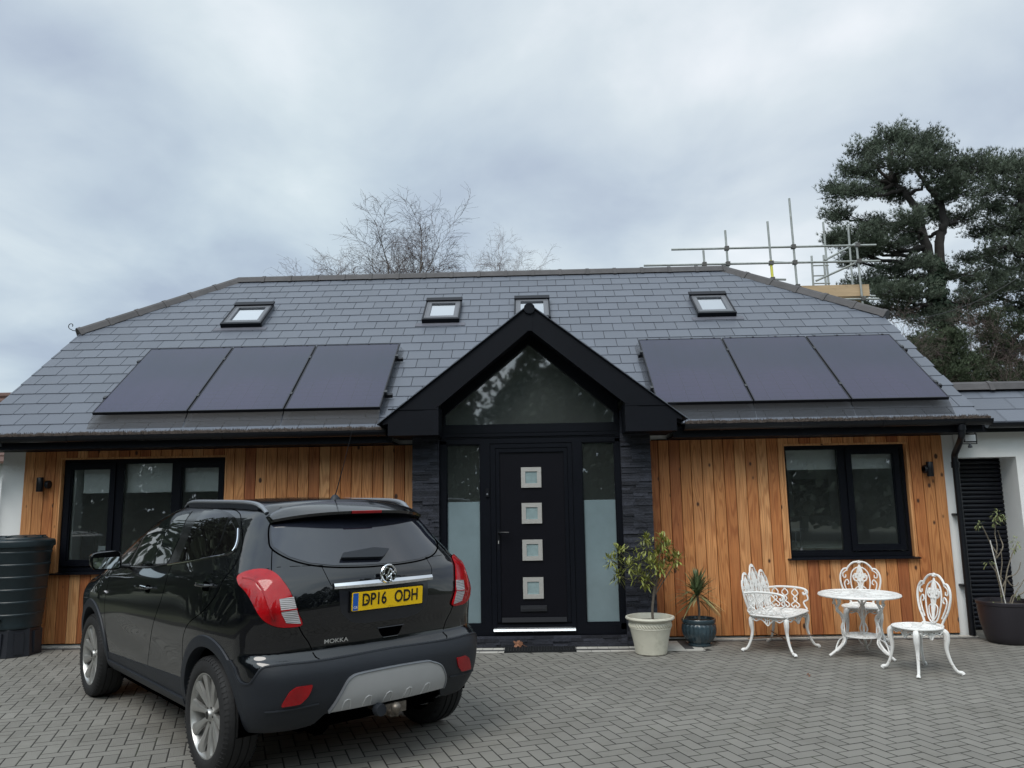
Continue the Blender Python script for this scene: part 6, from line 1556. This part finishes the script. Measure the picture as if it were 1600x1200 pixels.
# tailgate pull and model name
cb(patch(round_poly([(3.2, .836), (1.2, .778), (-5.4, .778), (-7.4, .836)], .8), map_wrap, .001, (1, .02), .006), 'tailgate_handle', M['car_seam'])
g = MB(); ribbon([(3.4, .838), (-7.6, .838)], map_wrap, .008, .004, g, scale=WS, lift=.003); ribbon([(1.0, .776), (-5.2, .776)], map_wrap, .006, .003, g, scale=WS, lift=.003); cb(g, 'handle_lip', M['car_paint'])
g = MB(); ribbon([(9.5, .908), (4, .915), (-9, .915)], map_wrap, .012, .001, g, scale=WS); cb(g, 'recess_edge', M['car_seam'])
sm = map_wrap([(18.5, .797)])[0]; a_ = math.atan2(.07, 1); mm = Matrix.Translation((sm[0] - .003, sm[1], .797)) @ Matrix.Rotation(-R(9), 4, 'Z')
put_text('MOKKA', .034, 1.25, 0, 0, 0, M['chrome'], 'model_lettering', car, ext=.0025, bold=.0003, mx=mm)
# wiper
cb(patch(round_poly([(16.4, 1.262), (15.2, 1.290), (1.5, 1.312), (-5.8, 1.298), (-1, 1.252)], [.8, 1, 1.5, 1, 1]), map_wrap, .030, (1.5, .02), .022), 'rear_wiper', M['car_plastic'])
# --- spoiler and high brake light
g = MB(); n = 26; prof = []
for k in range(n + 1):
    y = .575 * (1 - 2 * k / n); u = abs(y) / .575
    xt = -1.50; zt = map_top([(xt, y)])[0][2] + .003
    lipx = -1.795 + .19 * u ** 2.4; lipz = 1.574 - .045 * u ** 3
    ux = -1.60 + .10 * u ** 2; uz = 1.535 - .02 * u
    prof += [(xt, y, zt - .012), (xt, y, zt), ((xt + lipx) / 2, y, (zt + lipz) / 2 + .010), (lipx + .03, y, lipz + .004), (lipx, y, lipz - .008), (lipx + .006, y, lipz - .026), (lipx + .05, y, lipz - .040), (ux, y, uz)]
g.add(prof, [(k * 8 + q, k * 8 + q + 1, k * 8 + q + 9, k * 8 + q + 8) for k in range(n) for q in range(7)] + [tuple(range(8)), tuple(n * 8 + q for q in range(7, -1, -1))])
sp = cb(g, 'spoiler', M['car_paint'], sharp=45)
g = MB(); n = 8; vs = []
for k in range(n + 1):
    y = .115 * (1 - 2 * k / n); u = abs(y) / .615; lx = -1.795 + .17 * u ** 2.2; vs += [(lx + .000, y, 1.568), (lx - .006, y, 1.566), (lx - .003, y, 1.549), (lx + .01, y, 1.547)]
g.add(vs, [(k * 4 + q, k * 4 + q + 1, k * 4 + q + 5, k * 4 + q + 4) for k in range(n) for q in range(3)]); cb(g, 'brake_light', M['lamp_red_dark'], sp)
g = MB(); b0_ = map_top([(-1.36, 0)])[0]; g.lathe([(0, .0), (.035, 0), (.03, .014), (.014, .03), (0, .034)], 16, tuple(b0_ - np.array([0, 0, .003]))); g.tube([tuple(b0_ + np.array([0, 0, .02])), (-1.47, .0, b0_[2] + .23), (-1.585, 0., b0_[2] + .47)], [.005, .0028, .0022], 6); cb(g, 'aerial', M['car_plastic'])
# --- bumper, skid plate, fog reflectors, tow bar
side = [(46.6, .318), (46.9, .45), (48.8, .55), (51.8, .65), (53.2, .71), (50.5, .715), (48.4, .68), (46.6, .625), (44.6, .603), (42.2, .608), (40.6, .645), (38.9, .692), (36, .702), (31, .703), (25, .702), (12, .708), (0, .712)]
side[-1] = (0, .712)
bp_ = side + [(-a, b) for a, b in side[:-1][::-1]] + [(-30, .322), (-25, .345), (-22, .40), (22, .40), (25, .345), (30, .322)]
cb(patch(bp_, map_wrap, .010, (2., .022), .03), 'rear_bumper', M['car_plastic'], sharp=50)
g = MB(); e_ = side[6:]; ribbon(rc(e_ + [(-a, b) for a, b in e_[:-1][::-1]], 3), map_wrap, .012, .0125, g, scale=WS, lift=.002); cb(g, 'bumper_edge', M['car_plastic'])
for s_ in (1, -1): g = MB(); ribbon([(s_ * 38, .455), (s_ * 30, .462), (s_ * 24, .47)], map_wrap, .012, .013, g, scale=WS, lift=.003); cb(g, 'bumper_crease', M['car_plastic'])
sk = round_poly([(21.6, .395), (17.2, .53), (14.2, .583), (0, .592), (-14.2, .583), (-17.2, .53), (-21.6, .395), (0, .395)], [.02, .03, 1.5, 0, 1.5, .03, .02, 0])
sk = [(21.8, .395), (19.6, .455), (17.6, .52), (16.6, .553), (15.2, .576), (13, .588), (6, .593), (0, .594), (-6, .593), (-13, .588), (-15.2, .576), (-17.6, .560), (-19.8, .53), (-22.2, .455), (-23.2, .395), (-10, .395), (0, .395), (10, .395)]
sk = [(a * .965, b + .022) for a, b in sk]
spl = cb(patch(sk, map_wrap, .026, (1.5, .02), .03), 'skid_plate', M['skid'], sharp=50)
g = MB(); e = sk[:15]; ribbon(rc(e, 3), map_wrap, .010, .030, g, scale=WS, lift=.002); cb(g, 'plate_lip', M['rail'], spl)
g = MB()
for c in (15.5, 8.6, 1.2, -6.4, -13.8): ribbon(rc([(c + 1.9, .421), (c + 1.1, .470), (c - .6, .474), (c - .9, .421)], 2), map_wrap, .007, .0285, g, scale=WS, lift=.0015)
cb(g, 'plate_groove', M['skid_edge'], spl)
for s_ in (1, -1):
    cb(patch(round_poly(mir([(34.0, .482), (31.9, .560), (30.2, .583), (25.7, .585), (26.9, .525), (29.0, .486)], s_), .5), map_wrap, .018, (1.5, .02), .02), 'fog_reflector', M['lamp_red_dark'])
g = MB(); g.tube([(-1.6, 0, .33), (-2.02, 0, .34), (-2.12, 0, .335)], .022, 10); g.tube([(-2.10, 0, .335), (-2.17, 0, .34), (-2.175, 0, .375)], .014, 10); g.lathe([(0, -.032), (.02, -.026), (.031, -.008), (.033, .006), (.028, .02), (.012, .032), (0, .034)], 18, (-2.175, .01, .378)); g.box(-2.09, -2.06, -.12, .04, .325, .385); cb(g, 'tow_bar', M['tow'], sharp=40)
g = MB(); g.lathe([(0, -.03), (.034, -.03), (.037, -.02), (.037, .02), (.03, .028), (0, .03)], 18, (-2.11, .09, .372), 'x'); cb(g, 'tow_socket', M['car_plastic'])
g = MB(); g.box(-.86, .86, -.74, .74, .22, .29); g.box(-1.86, 1.9, -.50, .50, .27, .36); g.tube([(-1.35, .3, .27), (-1.75, .3, .27)], .08, 10); cb(g, 'underbody', M['car_seam'], smooth=False)
# --- wheels
def wheel(x, sg, rot, steer=0.):
    t = MB(); W2 = .110; n = 72; yc = sg * .772
    prof = [(.245, -W2 + .012), (.254, -W2 + .002), (.275, -W2 - .004), (.310, -W2 + .000), (.332, -W2 + .010), (.342, -W2 + .026), (.3465, -.055), (.347, -.052), (.340, -.050), (.340, -.044), (.347, -.042), (.3475, -.006), (.340, -.004), (.340, .004), (.3475, .006), (.347, .042), (.340, .044), (.340, .050), (.347, .052), (.3465, .055), (.342, W2 - .026), (.332, W2 - .010), (.310, W2), (.275, W2 + .004), (.254, W2 - .002), (.245, W2 - .012)]
    def tread(a, z): return 1.0
    t.lathe(prof, n, (0, 0, 0), 'y')
    for k in range(64):       # shoulder blocks
        a = 2 * PI * k / 64
        for s_ in (-1, 1):
            p0, p1 = Vector((.3415 * math.cos(a), s_ * (W2 - .024), .3415 * math.sin(a))), Vector((.325 * math.cos(a), s_ * (W2 - .002), .325 * math.sin(a)))
            t.bar(p0, p1, .010, .006, up=(math.cos(a), 0, math.sin(a)))
    wm = bpy.data.objects.new('wheel', None); COL.objects.link(wm); wm.parent = car; wm.location = (x, yc, .347); wm.rotation_euler = (0, 0, steer); wm.empty_display_size = .1; OFF[wm.name] = (0, 0, 0)
    cb(t, 'tyre', M['tyre'], wm, sharp=35)
    r_ = MB(); fy = sg * (W2 - .012)
    r_.lathe([(.252, 0), (.2525, sg * -.002), (.250, sg * .004), (.242, sg * .004), (.236, sg * -.004), (.230, sg * -.03), (.22, sg * -.16)], 60, (0, fy, 0), 'y')
    r_.lathe([(0, sg * .004), (.030, sg * .004), (.034, 0), (.036, sg * -.012), (.058, sg * -.016), (.064, sg * -.045)], 30, (0, fy - sg * .014, 0), 'y')
    for k in range(10):
        a = rot + 2 * PI * k / 10; ca, sa = math.cos(a), math.sin(a); ta, tb = -sa, ca
        sec = []
        for (rad, w, dep, th) in ((.040, .020, -.030, .03), (.09, .017, -.022, .028), (.15, .023, -.012, .026), (.205, .033, -.004, .024), (.237, .042, .0, .022)):
            c = Vector((rad * ca, fy + sg * dep, rad * sa)); sw = Vector((ta, 0, tb)) * w; dn = Vector((0, -sg, 0))
            sec.append([c - sw + dn * th, c - sw * .9 + dn * .006, c - sw * .35, c + sw * .35, c + sw * .9 + dn * .006, c + sw + dn * th])
        vs = [p for s2 in sec for p in s2]; r_.add(vs, [(i * 6 + q, i * 6 + (q + 1) % 6, (i + 1) * 6 + (q + 1) % 6, (i + 1) * 6 + q) for i in range(4) for q in range(6)])
    cb(r_, 'rim', M['alloy'], wm, sharp=38)
    d = MB(); d.lathe([(0, 0), (.15, 0), (.155, sg * -.01), (.155, sg * -.02)], 40, (0, fy - sg * .075, 0), 'y'); d.lathe([(0, 0), (.2, 0)], 40, (0, fy - sg * .11, 0), 'y'); d.box(-.06, .06, fy - sg * .10, fy - sg * .05, .09, .17); cb(d, 'brake_disc', M['alloy_dark'], wm, False)
    d = MB(); d.lathe([(0, sg * .003), (.021, sg * .002), (.023, 0)], 20, (0, fy - sg * .009, 0), 'y'); 
    for k in range(5): a = rot + 2 * PI * (k + .5) / 5; d.lathe([(0, 0), (.008, 0), (.008, -sg * .01)], 8, (.046 * math.cos(a), fy - sg * .026, .046 * math.sin(a)), 'y')
    cb(d, 'hub_cap', M['alloy_dark'], wm, False)
for x in (WXF, WXR):
    for sg in (1, -1): wheel(x, sg, (.31 if x > 0 else .08) + (0 if sg > 0 else .2))
g = MB(); g.tube([(WXR, -.70, .33), (WXR, .70, .33)], .05, 10); cb(g, 'rear_axle', M['car_seam'])
# ------------------------------------------------------------------ overcast sky and light
SUN_EL, SUN_AZ = R(52), R(205)      # azimuth measured clockwise from +Y: the bright part of the cloud is behind the camera, to the left
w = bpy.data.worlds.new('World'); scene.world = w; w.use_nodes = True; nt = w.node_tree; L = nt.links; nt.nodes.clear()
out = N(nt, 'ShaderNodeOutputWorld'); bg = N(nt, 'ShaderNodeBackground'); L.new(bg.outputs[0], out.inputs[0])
sky = N(nt, 'ShaderNodeTexSky'); sky.sky_type = 'NISHITA'; sky.sun_disc = False; sky.sun_elevation = SUN_EL; sky.sun_rotation = SUN_AZ; sky.air_density = 1.2; sky.dust_density = 2
tc = N(nt, 'ShaderNodeTexCoord'); sp_ = N(nt, 'ShaderNodeSeparateXYZ'); L.new(tc.outputs['Generated'], sp_.inputs[0])
# project the view direction on a cloud deck
mz = N(nt, 'ShaderNodeMath', operation='MAXIMUM'); mz.inputs[1].default_value = 0.0; L.new(sp_.outputs[2], mz.inputs[0])
az_ = N(nt, 'ShaderNodeMath', operation='ADD'); az_.inputs[1].default_value = .22; L.new(mz.outputs[0], az_.inputs[0])
dx = N(nt, 'ShaderNodeMath', operation='DIVIDE'); L.new(sp_.outputs[0], dx.inputs[0]); L.new(az_.outputs[0], dx.inputs[1])
dy = N(nt, 'ShaderNodeMath', operation='DIVIDE'); L.new(sp_.outputs[1], dy.inputs[0]); L.new(az_.outputs[0], dy.inputs[1])
cv = N(nt, 'ShaderNodeCombineXYZ'); L.new(dx.outputs[0], cv.inputs[0]); L.new(dy.outputs[0], cv.inputs[1])
def cloudn(scale, det, rough, dist, loc):
    mp = N(nt, 'ShaderNodeMapping'); mp.inputs['Location'].default_value = loc; mp.inputs['Scale'].default_value = scale; L.new(cv.outputs[0], mp.inputs[0])
    n = N(nt, 'ShaderNodeTexNoise'); n.inputs['Scale'].default_value = 1; n.inputs['Detail'].default_value = det; n.inputs['Roughness'].default_value = rough; n.inputs['Distortion'].default_value = dist
    L.new(mp.outputs[0], n.inputs['Vector']); return n
n1 = cloudn((.8, .8, 1), 6, .46, .25, (3.1, 1.7, 0)); n2 = cloudn((2.6, 2.1, 1), 6, .52, .3, (7.3, 4.2, 2)); n3 = cloudn((.35, .35, 1), 2, .4, 0, (1.2, 9.1, 5))
a1 = N(nt, 'ShaderNodeMath', operation='MULTIPLY'); a1.inputs[1].default_value = .68; L.new(n1.outputs['Fac'], a1.inputs[0])
a2 = N(nt, 'ShaderNodeMath', operation='MULTIPLY_ADD'); a2.inputs[1].default_value = .32; L.new(n2.outputs['Fac'], a2.inputs[0]); L.new(a1.outputs[0], a2.inputs[2])
cr = N(nt, 'ShaderNodeValToRGB'); e = cr.color_ramp.elements
e[0].position = .38; e[0].color = (.35, .405, .50, 1); e[1].position = .62; e[1].color = (.72, .75, .785, 1)
for p_, c_ in ((.45, (.435, .50, .575, 1)), (.54, (.56, .62, .665, 1))): q = e.new(p_); q.color = c_
L.new(a2.outputs[0], cr.inputs[0])
# teal / violet drift
t1 = N(nt, 'ShaderNodeMapRange'); t1.inputs[1].default_value = .35; t1.inputs[2].default_value = .65; L.new(n3.outputs['Fac'], t1.inputs[0])
tint = N(nt, 'ShaderNodeMix', data_type='RGBA'); tint.inputs[6].default_value = (1.0, 1.0, 1.0, 1); tint.inputs[7].default_value = (.93, 1.01, 1.0, 1); L.new(t1.outputs[0], tint.inputs[0])
mt = N(nt, 'ShaderNodeMix', data_type='RGBA', blend_type='MULTIPLY'); mt.inputs[0].default_value = 1; L.new(cr.outputs[0], mt.inputs[6]); L.new(tint.outputs[2], mt.inputs[7])
# brighter cloud round the hidden sun
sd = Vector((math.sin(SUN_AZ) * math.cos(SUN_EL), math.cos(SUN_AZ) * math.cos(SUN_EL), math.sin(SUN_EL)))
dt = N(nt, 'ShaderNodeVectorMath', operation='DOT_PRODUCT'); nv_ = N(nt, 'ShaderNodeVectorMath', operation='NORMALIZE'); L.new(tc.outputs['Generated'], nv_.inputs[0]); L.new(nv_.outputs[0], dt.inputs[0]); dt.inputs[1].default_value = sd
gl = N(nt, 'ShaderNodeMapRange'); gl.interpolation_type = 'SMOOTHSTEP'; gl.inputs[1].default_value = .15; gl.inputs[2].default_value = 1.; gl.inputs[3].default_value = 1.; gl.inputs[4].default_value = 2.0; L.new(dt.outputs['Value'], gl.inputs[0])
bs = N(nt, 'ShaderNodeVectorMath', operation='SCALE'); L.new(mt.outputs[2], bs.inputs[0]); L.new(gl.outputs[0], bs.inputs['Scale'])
sk_ = N(nt, 'ShaderNodeVectorMath', operation='SCALE'); sk_.inputs['Scale'].default_value = .10; L.new(sky.outputs[0], sk_.inputs[0])
cs = N(nt, 'ShaderNodeVectorMath', operation='SCALE'); cs.inputs['Scale'].default_value = 1.0; L.new(bs.outputs[0], cs.inputs[0])
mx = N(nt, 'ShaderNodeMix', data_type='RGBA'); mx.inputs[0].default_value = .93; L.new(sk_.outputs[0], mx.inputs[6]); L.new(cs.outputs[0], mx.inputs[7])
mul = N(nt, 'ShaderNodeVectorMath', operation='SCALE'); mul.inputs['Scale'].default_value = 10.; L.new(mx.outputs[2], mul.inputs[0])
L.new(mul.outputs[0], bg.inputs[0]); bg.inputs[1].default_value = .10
sl = bpy.data.lights.new('sun', 'SUN'); sl.energy = 1.4; sl.angle = R(30); sl.color = (1, .95, .88)
so = bpy.data.objects.new('sun', sl); COL.objects.link(so); so.rotation_euler = (PI / 2 - SUN_EL, 0, 0)
so.matrix_world = sd.to_track_quat('Z', 'Y').to_matrix().to_4x4()
scene.view_settings.view_transform = 'Standard'; scene.view_settings.look = 'None'; scene.view_settings.exposure = 0.38; scene.view_settings.gamma = 1
scene.render.resolution_x = 1024; scene.render.resolution_y = 768
